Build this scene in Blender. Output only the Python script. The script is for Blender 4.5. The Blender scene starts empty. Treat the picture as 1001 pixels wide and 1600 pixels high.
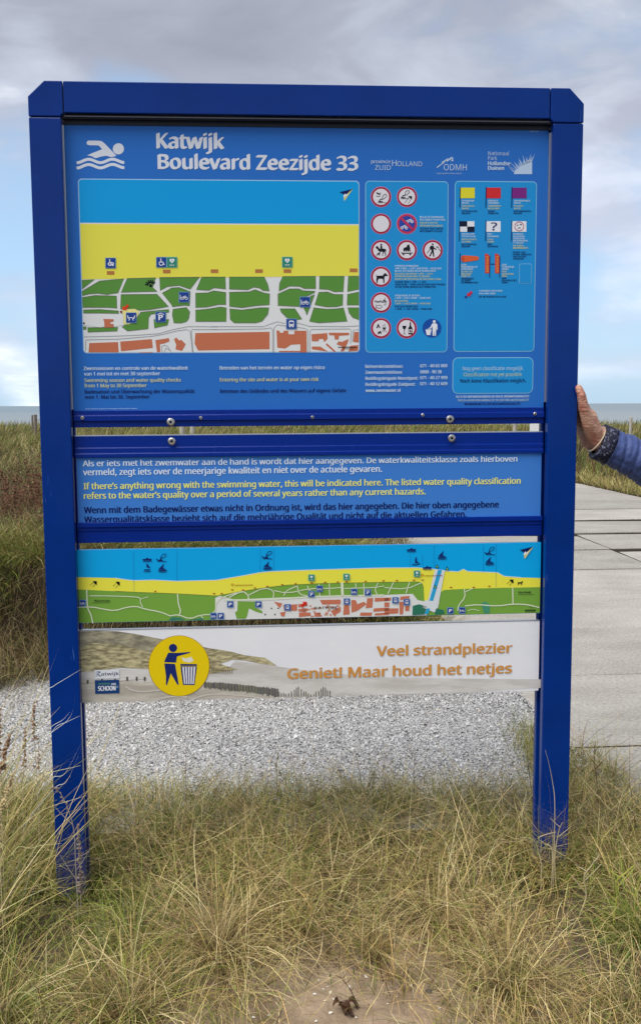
import bpy, math, random
import numpy as np
from mathutils import Vector, Matrix
from mathutils.geometry import tessellate_polygon
random.seed(7); RNG = np.random.default_rng(11)
SC = bpy.context.scene
COL = SC.collection
R = math.radians

# ------------------------------------------------------------------ camera, sky, sun, exposure
F_PX, CX, CY = 1641.0, 500.5, 800.0                    # focal length and centre of a 1001 x 1600 frame
CAM = np.array([0.0, 0.0, 1.25])
_p, _r = math.atan(168 / F_PX), 0.0045
_fw = np.array([0, math.cos(_p), -math.sin(_p)]); _up0 = np.array([0, math.sin(_p), math.cos(_p)]); _rt0 = np.array([1.0, 0, 0])
_rt = math.cos(_r) * _rt0 - math.sin(_r) * _up0
_up = math.sin(_r) * _rt0 + math.cos(_r) * _up0
cam_d = bpy.data.cameras.new('camera'); cam = bpy.data.objects.new('camera', cam_d); COL.objects.link(cam)
cam_d.sensor_fit = 'VERTICAL'; cam_d.sensor_height = 36.0; cam_d.lens = 36.0 * F_PX / 1600
cam_d.clip_start = 0.05; cam_d.clip_end = 60000
cam.matrix_world = Matrix(((_rt[0], _up[0], -_fw[0], CAM[0]), (_rt[1], _up[1], -_fw[1], CAM[1]), (_rt[2], _up[2], -_fw[2], CAM[2]), (0, 0, 0, 1)))
SC.camera = cam

SUN_EL, SUN_AZ = R(58), R(228)                         # azimuth clockwise from +Y (north): behind the camera, on its left
world = bpy.data.worlds.new('World'); SC.world = world; world.use_nodes = True
def build_world():
    nt = world.node_tree; N = nt.nodes; L = nt.links; N.clear()
    out = N.new('ShaderNodeOutputWorld'); bg = N.new('ShaderNodeBackground'); L.new(bg.outputs[0], out.inputs[0])
    sky = N.new('ShaderNodeTexSky'); sky.sky_type = 'NISHITA'; sky.sun_disc = False
    sky.sun_elevation = SUN_EL; sky.sun_rotation = SUN_AZ; sky.air_density = 1.0; sky.dust_density = 1.5
    tc = N.new('ShaderNodeTexCoord'); sep = N.new('ShaderNodeSeparateXYZ'); L.new(tc.outputs['Generated'], sep.inputs[0])
    def math_(op, a, b=None, clamp=False):
        n = N.new('ShaderNodeMath'); n.operation = op; n.use_clamp = clamp
        for i, v in enumerate((a, b)):
            if v is None: continue
            if isinstance(v, (int, float)): n.inputs[i].default_value = v
            else: L.new(v, n.inputs[i])
        return n.outputs[0]
    def ramp(v, stops, interp='LINEAR'):
        n = N.new('ShaderNodeValToRGB'); n.color_ramp.interpolation = interp
        e = n.color_ramp.elements
        while len(e) < len(stops): e.new(0.5)
        for el, (p, c) in zip(e, stops): el.position = p; el.color = (*c, 1) if len(c) == 3 else c
        L.new(v, n.inputs[0]); return n.outputs[0]
    def noise(scale, zs, detail, rough, off, dist=0.0):
        m = N.new('ShaderNodeMapping'); m.inputs['Scale'].default_value = (1, 1, zs); m.inputs['Location'].default_value = off
        L.new(tc.outputs['Generated'], m.inputs[0])
        n = N.new('ShaderNodeTexNoise'); n.inputs['Scale'].default_value = scale; n.inputs['Detail'].default_value = detail
        n.inputs['Roughness'].default_value = rough; n.inputs['Distortion'].default_value = dist
        L.new(m.outputs[0], n.inputs[0]); return n.outputs[0]
    def mix(f, a, b):
        n = N.new('ShaderNodeMix'); n.data_type = 'RGBA'
        if isinstance(f, (int, float)): n.inputs[0].default_value = f
        else: L.new(f, n.inputs[0])
        for i, v in ((6, a), (7, b)):
            if isinstance(v, tuple): n.inputs[i].default_value = (*v, 1)
            else: L.new(v, n.inputs[i])
        return n.outputs[2]
    z = sep.outputs[2]
    # thin hazy air: the Nishita sky under a pale veil, whitest near the horizon
    sk = N.new('ShaderNodeVectorMath'); sk.operation = 'SCALE'; sk.inputs[3].default_value = 1.05; L.new(sky.outputs[0], sk.inputs[0])
    veil = ramp(z, [(0.0, (5.0, 7.0, 8.9)), (0.12, (4.2, 6.4, 9.0)), (0.35, (3.0, 4.4, 6.8)), (1.0, (2.4, 3.4, 5.2))])
    clear = mix(0.72, sk.outputs[0], veil)
    n1 = noise(2.2, 2.3, 6, 0.5, (0.3, 1.7, 0.15), 0.35)
    n2 = noise(5.0, 2.8, 6, 0.52, (4.1, 2.2, 0.7), 0.3)
    n3 = noise(1.6, 4.0, 4, 0.5, (8.2, 3.3, 2.4))
    cover = ramp(z, [(0.0, (0.08,) * 3), (0.03, (0.34,) * 3), (0.20, (0.46,) * 3), (0.33, (0.78,) * 3), (1.0, (0.9,) * 3)])
    dens = math_('ADD', math_('MULTIPLY', math_('SUBTRACT', math_('ADD', math_('MULTIPLY', n1, 0.65), math_('MULTIPLY', n2, 0.35)), 0.5), 3.0), cover)
    mask = ramp(dens, [(0.14, (0,) * 3), (0.52, (1,) * 3)], 'EASE')
    body = ramp(math_('ADD', math_('MULTIPLY', n2, 0.7), math_('MULTIPLY', n3, 0.3)), [(0.34, (3.3, 3.55, 4.35)), (0.46, (4.0, 4.3, 5.2)), (0.55, (5.2, 5.7, 6.7)), (0.63, (8.4, 8.7, 9.1))])
    low = ramp(z, [(0.0, (1.40,) * 3), (0.16, (1.28,) * 3), (0.30, (0.86,) * 3), (1.0, (0.85,) * 3)])
    mm = N.new('ShaderNodeVectorMath'); mm.operation = 'MULTIPLY'; L.new(body, mm.inputs[0]); L.new(low, mm.inputs[1])
    col = mix(mask, clear, mm.outputs[0])
    L.new(col, bg.inputs[0]); bg.inputs[1].default_value = 0.083
build_world()
sd = bpy.data.lights.new('sun', 'SUN'); sd.energy = 2.6; sd.angle = R(52); sd.color = (1.0, 0.95, 0.88)
sun = bpy.data.objects.new('sun', sd); COL.objects.link(sun)
_sd = Vector((math.sin(SUN_AZ) * math.cos(SUN_EL), math.cos(SUN_AZ) * math.cos(SUN_EL), math.sin(SUN_EL)))
sun.rotation_euler = _sd.to_track_quat('Z', 'Y').to_euler()
SC.view_settings.view_transform = 'Standard'; SC.view_settings.look = 'None'
SC.view_settings.gamma = 1.0; SC.view_settings.use_curve_mapping = False
SC.view_settings.exposure = 0.6
SC.cycles.max_bounces = 6; SC.cycles.transparent_max_bounces = 8

# ------------------------------------------------------------------ helpers
def lin(r, g, b):
    f = lambda c: (c / 255) / 12.92 if c / 255 <= 0.04045 else ((c / 255 + 0.055) / 1.055) ** 2.4
    return (f(r), f(g), f(b))
MATS = {}
def mat(name, col, rough=0.5, spec=0.5, metal=0.0, coat=0.0, var=0.0, vscale=8.0, bump=0.0, bscale=60.0, col2=None, rvar=0.0, stretch=(1, 1, 1), sub=0.0):
    if name in MATS: return MATS[name]
    m = bpy.data.materials.new(name); m.use_nodes = True; nt = m.node_tree; N, L = nt.nodes, nt.links
    b = N['Principled BSDF']; b.inputs['Base Color'].default_value = (*col, 1); b.inputs['Roughness'].default_value = rough
    b.inputs['Specular IOR Level'].default_value = spec; b.inputs['Metallic'].default_value = metal; b.inputs['Coat Weight'].default_value = coat
    b.inputs['Coat Roughness'].default_value = 0.08
    if sub: b.inputs['Subsurface Weight'].default_value = sub; b.inputs['Subsurface Radius'].default_value = (0.01, 0.004, 0.002)
    if var or bump or col2 or rvar:
        tc = N.new('ShaderNodeTexCoord'); mp = N.new('ShaderNodeMapping'); mp.inputs['Scale'].default_value = stretch
        L.new(tc.outputs['Object'], mp.inputs[0])
    if var or col2:
        n = N.new('ShaderNodeTexNoise'); n.inputs['Scale'].default_value = vscale; n.inputs['Detail'].default_value = 8; n.inputs['Roughness'].default_value = 0.65
        L.new(mp.outputs[0], n.inputs[0])
        r = N.new('ShaderNodeValToRGB'); L.new(n.outputs[0], r.inputs[0])
        c2 = col2 or tuple(min(1, c * (1 + var)) for c in col); c1 = col if col2 else tuple(c * (1 - var) for c in col)
        r.color_ramp.elements[0].position = 0.35; r.color_ramp.elements[0].color = (*c1, 1)
        r.color_ramp.elements[1].position = 0.65; r.color_ramp.elements[1].color = (*c2, 1)
        L.new(r.outputs[0], b.inputs['Base Color'])
    if rvar:
        n = N.new('ShaderNodeTexNoise'); n.inputs['Scale'].default_value = 6; n.inputs['Detail'].default_value = 6; L.new(mp.outputs[0], n.inputs[0])
        r = N.new('ShaderNodeMapRange'); r.inputs[1].default_value = 0.35; r.inputs[2].default_value = 0.7
        r.inputs[3].default_value = rough - rvar; r.inputs[4].default_value = rough + rvar
        L.new(n.outputs[0], r.inputs[0]); L.new(r.outputs[0], b.inputs['Roughness'])
    if bump:
        n = N.new('ShaderNodeTexNoise'); n.inputs['Scale'].default_value = bscale; n.inputs['Detail'].default_value = 6
        L.new(mp.outputs[0], n.inputs[0])
        bp = N.new('ShaderNodeBump'); bp.inputs['Strength'].default_value = bump; bp.inputs['Distance'].default_value = 0.01
        L.new(n.outputs[0], bp.inputs['Height']); L.new(bp.outputs[0], b.inputs['Normal'])
    MATS[name] = m; return m

def empty(name, loc=(0, 0, 0), M=None):
    o = bpy.data.objects.new(name, None); COL.objects.link(o)
    if M is not None: o.matrix_world = M
    else: o.location = loc
    return o
def tag(o, label=None, cat=None, group=None, kind=None):
    if label: o['label'] = label
    if cat: o['category'] = cat
    if group: o['group'] = group
    if kind: o['kind'] = kind
    return o
def mesh_obj(name, V, Fc, mats, parent=None, mi=None, smooth=False):
    me = bpy.data.meshes.new(name); me.from_pydata([tuple(v) for v in V], [], Fc)
    for m in (mats if isinstance(mats, (list, tuple)) else [mats]): me.materials.append(m)
    if mi is not None: me.polygons.foreach_set('material_index', mi)
    if smooth: me.polygons.foreach_set('use_smooth', [True] * len(me.polygons))
    me.update()
    o = bpy.data.objects.new(name, me); COL.objects.link(o)
    if parent is not None: o.parent = parent
    return o
class MB:
    def __init__(s): s.V = []; s.F = []; s.mi = []
    def add(s, V, F, m=0):
        n = len(s.V); s.V += [tuple(v) for v in V]; s.F += [tuple(i + n for i in f) for f in F]; s.mi += [m] * len(F)
    def box(s, x0, x1, y0, y1, z0, z1, m=0):
        s.add([(x0, y0, z0), (x1, y0, z0), (x1, y1, z0), (x0, y1, z0), (x0, y0, z1), (x1, y0, z1), (x1, y1, z1), (x0, y1, z1)],
              [(0, 3, 2, 1), (4, 5, 6, 7), (0, 1, 5, 4), (1, 2, 6, 5), (2, 3, 7, 6), (3, 0, 4, 7)], m)
    def prism(s, poly, y0, y1, m=0):                     # poly in x,z (counter-clockwise seen from -y)
        n = len(poly); V = [(x, y0, z) for x, z in poly] + [(x, y1, z) for x, z in poly]
        s.add(V, [tuple(range(n)), tuple(range(2 * n - 1, n - 1, -1))] + [(i, i + n, (i + 1) % n + n, (i + 1) % n) for i in range(n)], m)
    def tube(s, P, rad, n=6, m=0, cap=True, sq=1.0):
        P = [Vector(p) for p in P]; rad = rad if isinstance(rad, (list, tuple)) else [rad] * len(P)
        V = []; ref = Vector((0.31, 0.17, 0.93))
        for i, p in enumerate(P):
            t = (P[min(i + 1, len(P) - 1)] - P[max(i - 1, 0)]).normalized()
            a = t.cross(ref); a = a.normalized() if a.length > 1e-3 else t.orthogonal().normalized()
            b = t.cross(a)
            for k in range(n):
                an = 2 * math.pi * k / n; V.append(p + (a * math.cos(an) + b * math.sin(an) * sq) * rad[i])
        Fc = [(i * n + k, i * n + (k + 1) % n, (i + 1) * n + (k + 1) % n, (i + 1) * n + k) for i in range(len(P) - 1) for k in range(n)]
        if cap: Fc += [tuple(range(n - 1, -1, -1)), tuple(range((len(P) - 1) * n, len(P) * n))]
        s.add(V, Fc, m)
    def ball(s, c, r, m=0, n=8, sc=(1, 1, 1), rot=None):
        V = []; k = n // 2
        for i in range(k + 1):
            th = math.pi * i / k
            for j in range(n):
                ph = 2 * math.pi * j / n
                v = Vector((r * sc[0] * math.sin(th) * math.cos(ph), r * sc[1] * math.sin(th) * math.sin(ph), r * sc[2] * math.cos(th)))
                if rot is not None: v = rot @ v
                V.append(v + Vector(c))
        s.add(V, [(i * n + j, (i + 1) * n + j, (i + 1) * n + (j + 1) % n, i * n + (j + 1) % n) for i in range(k) for j in range(n)], m)
    def build(s, name, mats, parent=None, smooth=False):
        return mesh_obj(name, s.V, s.F, mats, parent, s.mi, smooth)
def bevel(o, w, seg=2):
    m = o.modifiers.new('bevel', 'BEVEL'); m.width = w; m.segments = seg; m.limit_method = 'ANGLE'; return o
def smoothstep(a, b, x):
    t = np.clip((x - a) / (b - a), 0, 1); return t * t * (3 - 2 * t)

# ------------------------------------------------------------------ ground form
PA = 0.085                                             # the path runs away from the camera, swinging a little to the left
PX0, PY0 = 0.86, 4.3
def path_uv(x, y):
    dx, dy = x - PX0, y - PY0
    return dx * math.cos(PA) + dy * math.sin(PA), -dx * math.sin(PA) + dy * math.cos(PA)
def path_xy(u, v):
    return PX0 + u * math.cos(PA) - v * math.sin(PA), PY0 + u * math.sin(PA) + v * math.cos(PA)
def lump(x, y):
    return (np.sin(x * 1.7 + y * 0.6 + 1) * np.cos(y * 1.1 - x * 0.5) * 0.5 + np.sin(x * 4.1 - y * 2.3) * np.cos(y * 3.3 + x) * 0.25 + np.sin(x * 9.3 + 2) * np.sin(y * 8.1 + x * 3) * 0.1)
def ground_z(x, y):
    x = np.asarray(x, float); y = np.asarray(y, float)
    u, v = path_uv(x, y)
    w = lump(x, y)
    z = 0.035 * w * smoothstep(3.4, 2.4, y) + smoothstep(2.6, 2.3, y) * (0.006 * np.sin(x * 31 + y * 17) * np.cos(y * 37 - x * 11) + 0.004 * np.sin(x * 71 + 3 * y) * np.sin(y * 83)) - 0.05 * smoothstep(2.5, 1.6, y)
    edge = 4.82 + 0.12 * np.sin(x * 2.3) + 0.05 * np.sin(x * 7.1)
    s = y - edge
    bank = 0.09 * smoothstep(-0.35, -0.05, s) + 0.40 * smoothstep(-0.02, 0.10, s) + 0.02 * smoothstep(0.1, 2.5, s) + 0.06 * smoothstep(2, 9, s) + (0.05 + 0.05 * smoothstep(6, 12, y)) * w * smoothstep(0, 1.5, s)
    left = smoothstep(-0.12, -0.75, u)
    right = smoothstep(4.15, 5.5, u) * smoothstep(6, 14, y)
    far = smoothstep(15.3, 21, y)
    m = np.maximum(np.maximum(left, right * 0.8), far)
    z = z + bank * m
    z = z + 0.05 * smoothstep(7, 13, y) * (1 - m)
    ridge = 0.12 * np.exp(-((x + 7.5) / 1.6) ** 2 - ((y - 24) / 3) ** 2)
    z = z + ridge
    z = z - smoothstep(31, 58, y) * 9.5
    inpath = smoothstep(-0.05, 0.02, u) * smoothstep(4.1, 4.0, u) * smoothstep(-2.2, -2.0, v) * smoothstep(11.9, 11.6, v)
    return z * (1 - inpath) + inpath * (0.05 * smoothstep(7, 13, y) - 0.0045)

def grid_mesh(name, xs, ys, m, zoff=0.0, hole=None):
    X, Y = np.meshgrid(xs, ys); Z = ground_z(X, Y) + zoff
    V = np.stack([X.ravel(), Y.ravel(), Z.ravel()], 1); nx = len(xs); Fc = []
    for j in range(len(ys) - 1):
        for i in range(nx - 1): Fc.append((j * nx + i, j * nx + i + 1, (j + 1) * nx + i + 1, (j + 1) * nx + i))
    return mesh_obj(name, V, Fc, m, smooth=True)

def soil_material():
    m = bpy.data.materials.new('sandy_soil'); m.use_nodes = True; N, L = m.node_tree.nodes, m.node_tree.links
    b = N['Principled BSDF']; b.inputs['Roughness'].default_value = 0.95; b.inputs['Specular IOR Level'].default_value = 0.15
    g = N.new('ShaderNodeNewGeometry'); sp = N.new('ShaderNodeSeparateXYZ'); L.new(g.outputs['Position'], sp.inputs[0])
    n = N.new('ShaderNodeTexNoise'); n.inputs['Scale'].default_value = 5; n.inputs['Detail'].default_value = 10; n.inputs['Roughness'].default_value = 0.7; L.new(g.outputs['Position'], n.inputs[0])
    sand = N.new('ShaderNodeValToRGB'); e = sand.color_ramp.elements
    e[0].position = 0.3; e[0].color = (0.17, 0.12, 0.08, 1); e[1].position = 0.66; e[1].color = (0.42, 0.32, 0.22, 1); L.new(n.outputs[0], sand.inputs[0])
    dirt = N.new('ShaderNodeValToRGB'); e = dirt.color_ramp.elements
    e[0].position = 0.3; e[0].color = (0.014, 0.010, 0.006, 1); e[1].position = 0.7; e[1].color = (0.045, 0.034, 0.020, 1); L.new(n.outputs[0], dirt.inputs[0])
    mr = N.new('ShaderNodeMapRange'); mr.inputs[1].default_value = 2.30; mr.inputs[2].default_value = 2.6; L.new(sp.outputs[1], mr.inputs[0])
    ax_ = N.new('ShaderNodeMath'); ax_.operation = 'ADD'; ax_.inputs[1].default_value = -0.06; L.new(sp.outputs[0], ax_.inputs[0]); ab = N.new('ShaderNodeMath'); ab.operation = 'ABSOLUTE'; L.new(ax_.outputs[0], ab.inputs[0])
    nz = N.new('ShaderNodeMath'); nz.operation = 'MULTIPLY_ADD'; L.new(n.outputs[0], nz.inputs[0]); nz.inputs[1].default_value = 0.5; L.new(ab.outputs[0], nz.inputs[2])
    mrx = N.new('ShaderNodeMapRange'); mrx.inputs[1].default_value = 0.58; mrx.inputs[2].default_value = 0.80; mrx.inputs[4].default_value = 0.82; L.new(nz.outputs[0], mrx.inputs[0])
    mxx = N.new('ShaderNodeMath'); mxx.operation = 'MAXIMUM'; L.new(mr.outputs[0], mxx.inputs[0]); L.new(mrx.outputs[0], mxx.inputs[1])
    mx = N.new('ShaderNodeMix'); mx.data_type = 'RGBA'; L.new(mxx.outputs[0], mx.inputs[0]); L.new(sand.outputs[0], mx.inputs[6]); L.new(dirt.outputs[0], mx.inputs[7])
    L.new(mx.outputs[2], b.inputs['Base Color'])
    n2 = N.new('ShaderNodeTexNoise'); n2.inputs['Scale'].default_value = 40; n2.inputs['Detail'].default_value = 10; L.new(g.outputs['Position'], n2.inputs[0])
    bp = N.new('ShaderNodeBump'); bp.inputs['Strength'].default_value = 0.7; bp.inputs['Distance'].default_value = 0.02; L.new(n2.outputs[0], bp.inputs['Height']); L.new(bp.outputs[0], b.inputs['Normal'])
    return m
SOIL = soil_material()
xs = np.unique(np.concatenate([np.linspace(-60, -8, 20), np.linspace(-8, -2.2, 40), np.linspace(-2.2, -0.8, 30), np.linspace(-0.8, 0.8, 150), np.linspace(0.8, 2.2, 30), np.linspace(2.2, 8, 40), np.linspace(8, 60, 20)]))
ys = np.unique(np.concatenate([np.linspace(-30, 0, 8), np.linspace(0, 1.5, 12), np.linspace(1.5, 2.6, 120), np.linspace(2.6, 7, 150), np.linspace(7, 18, 110), np.linspace(18, 62, 60)]))
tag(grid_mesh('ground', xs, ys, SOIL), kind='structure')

# sea
def sea_material():
    m = bpy.data.materials.new('sea_water'); m.use_nodes = True; N, L = m.node_tree.nodes, m.node_tree.links
    b = N['Principled BSDF']; b.inputs['Roughness'].default_value = 0.35; b.inputs['Specular IOR Level'].default_value = 0.25
    g = N.new('ShaderNodeNewGeometry'); mp = N.new('ShaderNodeMapping'); mp.inputs['Scale'].default_value = (0.010, 0.045, 1); L.new(g.outputs['Position'], mp.inputs[0])
    n = N.new('ShaderNodeTexNoise'); n.inputs['Scale'].default_value = 1.0; n.inputs['Detail'].default_value = 9; n.inputs['Roughness'].default_value = 0.7; L.new(mp.outputs[0], n.inputs[0])
    sp = N.new('ShaderNodeSeparateXYZ'); L.new(g.outputs['Position'], sp.inputs[0])
    r = N.new('ShaderNodeValToRGB'); e = r.color_ramp.elements; e[0].position = 0.35; e[0].color = (0.085, 0.125, 0.14, 1); e[1].position = 0.62; e[1].color = (0.20, 0.245, 0.26, 1); L.new(n.outputs[0], r.inputs[0])
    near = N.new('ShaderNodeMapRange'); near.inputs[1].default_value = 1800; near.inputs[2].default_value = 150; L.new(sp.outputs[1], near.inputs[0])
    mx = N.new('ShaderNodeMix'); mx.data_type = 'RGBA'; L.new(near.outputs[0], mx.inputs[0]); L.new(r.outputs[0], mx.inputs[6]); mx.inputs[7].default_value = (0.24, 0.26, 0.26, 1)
    # breaking crests close to the beach
    mp2 = N.new('ShaderNodeMapping'); mp2.inputs['Scale'].default_value = (0.012, 0.07, 1); L.new(g.outputs['Position'], mp2.inputs[0])
    n3 = N.new('ShaderNodeTexNoise'); n3.inputs['Scale'].default_value = 1.3; n3.inputs['Detail'].default_value = 7; n3.inputs['Distortion'].default_value = 0.4; L.new(mp2.outputs[0], n3.inputs[0])
    fr = N.new('ShaderNodeValToRGB'); e = fr.color_ramp.elements; e[0].position = 0.56; e[0].color = (0, 0, 0, 1); e[1].position = 0.66; e[1].color = (1, 1, 1, 1); L.new(n3.outputs[0], fr.inputs[0])
    nr = N.new('ShaderNodeMapRange'); nr.inputs[1].default_value = 420; nr.inputs[2].default_value = 160; nr.clamp = True; L.new(sp.outputs[1], nr.inputs[0])
    mu = N.new('ShaderNodeMath'); mu.operation = 'MULTIPLY'; L.new(fr.outputs[0], mu.inputs[0]); L.new(nr.outputs[0], mu.inputs[1])
    m2 = N.new('ShaderNodeMix'); m2.data_type = 'RGBA'; L.new(mu.outputs[0], m2.inputs[0]); L.new(mx.outputs[2], m2.inputs[6]); m2.inputs[7].default_value = (0.62, 0.64, 0.64, 1)
    L.new(m2.outputs[2], b.inputs['Base Color'])
    bp = N.new('ShaderNodeBump'); bp.inputs['Strength'].default_value = 0.6; bp.inputs['Distance'].default_value = 1.2; L.new(n.outputs[0], bp.inputs['Height']); L.new(bp.outputs[0], b.inputs['Normal'])
    return m
def sea():
    ys_ = [62, 80, 110, 160, 240, 400, 800, 2000, 8000, 40000]; V = []; Fc = []
    for y in ys_:
        for i in range(21): V.append(((i - 10) / 10 * max(200, y * 1.2), y, -8.0))
    for j in range(len(ys_) - 1):
        for i in range(20): Fc.append((j * 21 + i, j * 21 + i + 1, (j + 1) * 21 + i + 1, (j + 1) * 21 + i))
    tag(mesh_obj('sea', V, Fc, sea_material()), kind='structure')
    V = [(-400, 50, -7.9), (400, 50, -7.9), (400, 100, -7.97), (-400, 100, -7.97)]
    tag(mesh_obj('beach', V, [(0, 1, 2, 3)], mat('beach_sand', (0.36, 0.30, 0.22), 0.9, 0.2, var=0.2, vscale=0.3)), kind='structure')
sea()

# ------------------------------------------------------------------ concrete path of single slabs
def concrete_material():
    m = bpy.data.materials.new('weathered_concrete'); m.use_nodes = True; N, L = m.node_tree.nodes, m.node_tree.links
    b = N['Principled BSDF']; b.inputs['Roughness'].default_value = 0.85; b.inputs['Specular IOR Level'].default_value = 0.3
    g = N.new('ShaderNodeNewGeometry'); oi = N.new('ShaderNodeObjectInfo')
    mp = N.new('ShaderNodeMapping'); mp.inputs['Scale'].default_value = (0.8, 1.5, 1); L.new(g.outputs['Position'], mp.inputs[0])
    n = N.new('ShaderNodeTexNoise'); n.inputs['Scale'].default_value = 1.6; n.inputs['Detail'].default_value = 12; n.inputs['Roughness'].default_value = 0.72; L.new(mp.outputs[0], n.inputs[0])
    r = N.new('ShaderNodeValToRGB'); e = r.color_ramp.elements; e[0].position = 0.3; e[0].color = (0.29, 0.27, 0.24, 1); e[1].position = 0.7; e[1].color = (0.45, 0.43, 0.39, 1); L.new(n.outputs[0], r.inputs[0])
    n2 = N.new('ShaderNodeTexNoise'); n2.inputs['Scale'].default_value = 70; n2.inputs['Detail'].default_value = 5; L.new(g.outputs['Position'], n2.inputs[0])
    r2 = N.new('ShaderNodeValToRGB'); e = r2.color_ramp.elements; e[0].position = 0.3; e[0].color = (0.72,) * 3 + (1,); e[1].position = 0.6; e[1].color = (1.08,) * 3 + (1,); L.new(n2.outputs[0], r2.inputs[0])
    mu = N.new('ShaderNodeMix'); mu.data_type = 'RGBA'; mu.blend_type = 'MULTIPLY'; mu.inputs[0].default_value = 1; L.new(r.outputs[0], mu.inputs[6]); L.new(r2.outputs[0], mu.inputs[7])
    mr = N.new('ShaderNodeMapRange'); mr.inputs[3].default_value = 0.84; mr.inputs[4].default_value = 1.08; L.new(oi.outputs['Random'], mr.inputs[0])
    vm = N.new('ShaderNodeVectorMath'); vm.operation = 'SCALE'; L.new(mu.outputs[2], vm.inputs[0]); L.new(mr.outputs[0], vm.inputs[3])
    L.new(vm.outputs[0], b.inputs['Base Color'])
    bp = N.new('ShaderNodeBump'); bp.inputs['Strength'].default_value = 0.35; bp.inputs['Distance'].default_value = 0.004; L.new(n2.outputs[0], bp.inputs['Height']); L.new(bp.outputs[0], b.inputs['Normal'])
    return m
CONC = concrete_material()
path = tag(empty('path', (*path_xy(0, 0), 0)), kind='structure'); path.rotation_euler = (0, 0, PA)
slab_v = -2.0 + 0.05
for r_ in range(14):
    for c_ in range(2):
        v0 = -1.57 + r_ * 1.0; g_ = 0.008
        cx_, cy_ = path_xy(c_ * 2 + 1.0, v0 + 0.5)
        zt = float(0.05 * smoothstep(7, 13, np.array(cy_)))
        mb = MB(); J = lambda a: a + random.uniform(-0.003, 0.003)
        nx = 10; x0, x1, y0, y1 = c_ * 2 + g_, c_ * 2 + 2 - g_, v0 + g_, v0 + 1 - g_
        ring = []
        for i in range(nx + 1): ring.append((x0 + (x1 - x0) * i / nx, J(y0)))
        for i in range(1, 5): ring.append((J(x1), y0 + (y1 - y0) * i / 5))
        for i in range(nx + 1): ring.append((x1 - (x1 - x0) * i / nx, J(y1)))
        for i in range(1, 5): ring.append((J(x0), y1 - (y1 - y0) * i / 5))
        n = len(ring); cxm, cym = (x0 + x1) / 2, (y0 + y1) / 2
        inset = [(cxm + (x - cxm) * 0.994, cym + (y - cym) * 0.988) for x, y in ring]
        t0 = random.uniform(-0.001, 0.001); t1 = random.uniform(-0.0015, 0.0015); zz = lambda x, y: zt + t0 * (x - cxm) + t1 * (y - cym) * 2
        V = [(x, y, zz(x, y) - 0.12) for x, y in ring] + [(x, y, zz(x, y) - 0.004) for x, y in ring] + [(x, y, zz(x, y)) for x, y in inset]
        Fc = [(k * n + i, k * n + (i + 1) % n, (k + 1) * n + (i + 1) % n, (k + 1) * n + i) for k in range(2) for i in range(n)] + [tuple(range(2 * n, 3 * n))]
        mesh_obj('slab', V, Fc, CONC, path)

# ------------------------------------------------------------------ crushed-shell ground
SHELL_BASE = mat('shell_bed', (0.24, 0.235, 0.23), 0.9, 0.2, col2=(0.50, 0.50, 0.49), vscale=90, bump=0.8, bscale=160)
def shell_edge_near(x): return 3.18 + 0.06 * np.sin(x * 5) - 0.0 * x
xs2 = np.linspace(-3.4, 0.98, 150); ys2 = np.linspace(2.98, 4.60, 66)
def shell_bed():
    V = []; Fc = []; nx = len(xs2)
    for y in ys2:
        for x in xs2:
            u, v = path_uv(x, y)
            if u > -0.012:                                   # the bed stops at the slabs' edge
                x = x - (u + 0.012)
            V.append((x, y, float(ground_z(x, y)) + 0.004))
    for j in range(len(ys2) - 1):
        for i in range(nx - 1):
            a, b_, c, d = j * nx + i, j * nx + i + 1, (j + 1) * nx + i + 1, (j + 1) * nx + i
            if abs(V[a][0] - V[b_][0]) < 1e-6 and abs(V[c][0] - V[d][0]) < 1e-6: continue
            Fc.append((a, b_, c, d))
    tag(mesh_obj('shell_bed', V, Fc, SHELL_BASE, smooth=True), kind='structure')
shell_bed()
def tint_material(name, rough=0.6, spec=0.3, trans=0.0):
    m = bpy.data.materials.new(name); m.use_nodes = True; N, L = m.node_tree.nodes, m.node_tree.links
    b = N['Principled BSDF']; b.inputs['Roughness'].default_value = rough; b.inputs['Specular IOR Level'].default_value = spec
    a = N.new('ShaderNodeAttribute'); a.attribute_name = 'tint'; L.new(a.outputs['Color'], b.inputs['Base Color'])
    if trans:
        t = N.new('ShaderNodeBsdfTranslucent'); L.new(a.outputs['Color'], t.inputs[0]); mx = N.new('ShaderNodeMixShader'); mx.inputs[0].default_value = trans
        L.new(b.outputs[0], mx.inputs[1]); L.new(t.outputs[0], mx.inputs[2]); L.new(mx.outputs[0], N['Material Output'].inputs[0])
    return m
def fast_mesh(name, V, Q, tint, m, tri=False, smooth=False):
    k = 3 if tri else 4
    me = bpy.data.meshes.new(name); me.vertices.add(len(V)); me.vertices.foreach_set('co', np.ascontiguousarray(V, dtype=np.float32).ravel())
    me.loops.add(Q.size); me.loops.foreach_set('vertex_index', Q.astype(np.int32).ravel())
    me.polygons.add(len(Q)); me.polygons.foreach_set('loop_start', np.arange(0, Q.size, k, dtype=np.int32)); me.polygons.foreach_set('loop_total', np.full(len(Q), k, dtype=np.int32))
    at = me.attributes.new('tint', 'FLOAT_COLOR', 'POINT'); c4 = np.ones((len(V), 4), np.float32); c4[:, :3] = tint; at.data.foreach_set('color', c4.ravel())
    if smooth: me.polygons.foreach_set('use_smooth', np.ones(len(Q), bool))
    me.materials.append(m); me.update(calc_edges=True); me.validate()
    o = bpy.data.objects.new(name, me); COL.objects.link(o); return o
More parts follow.
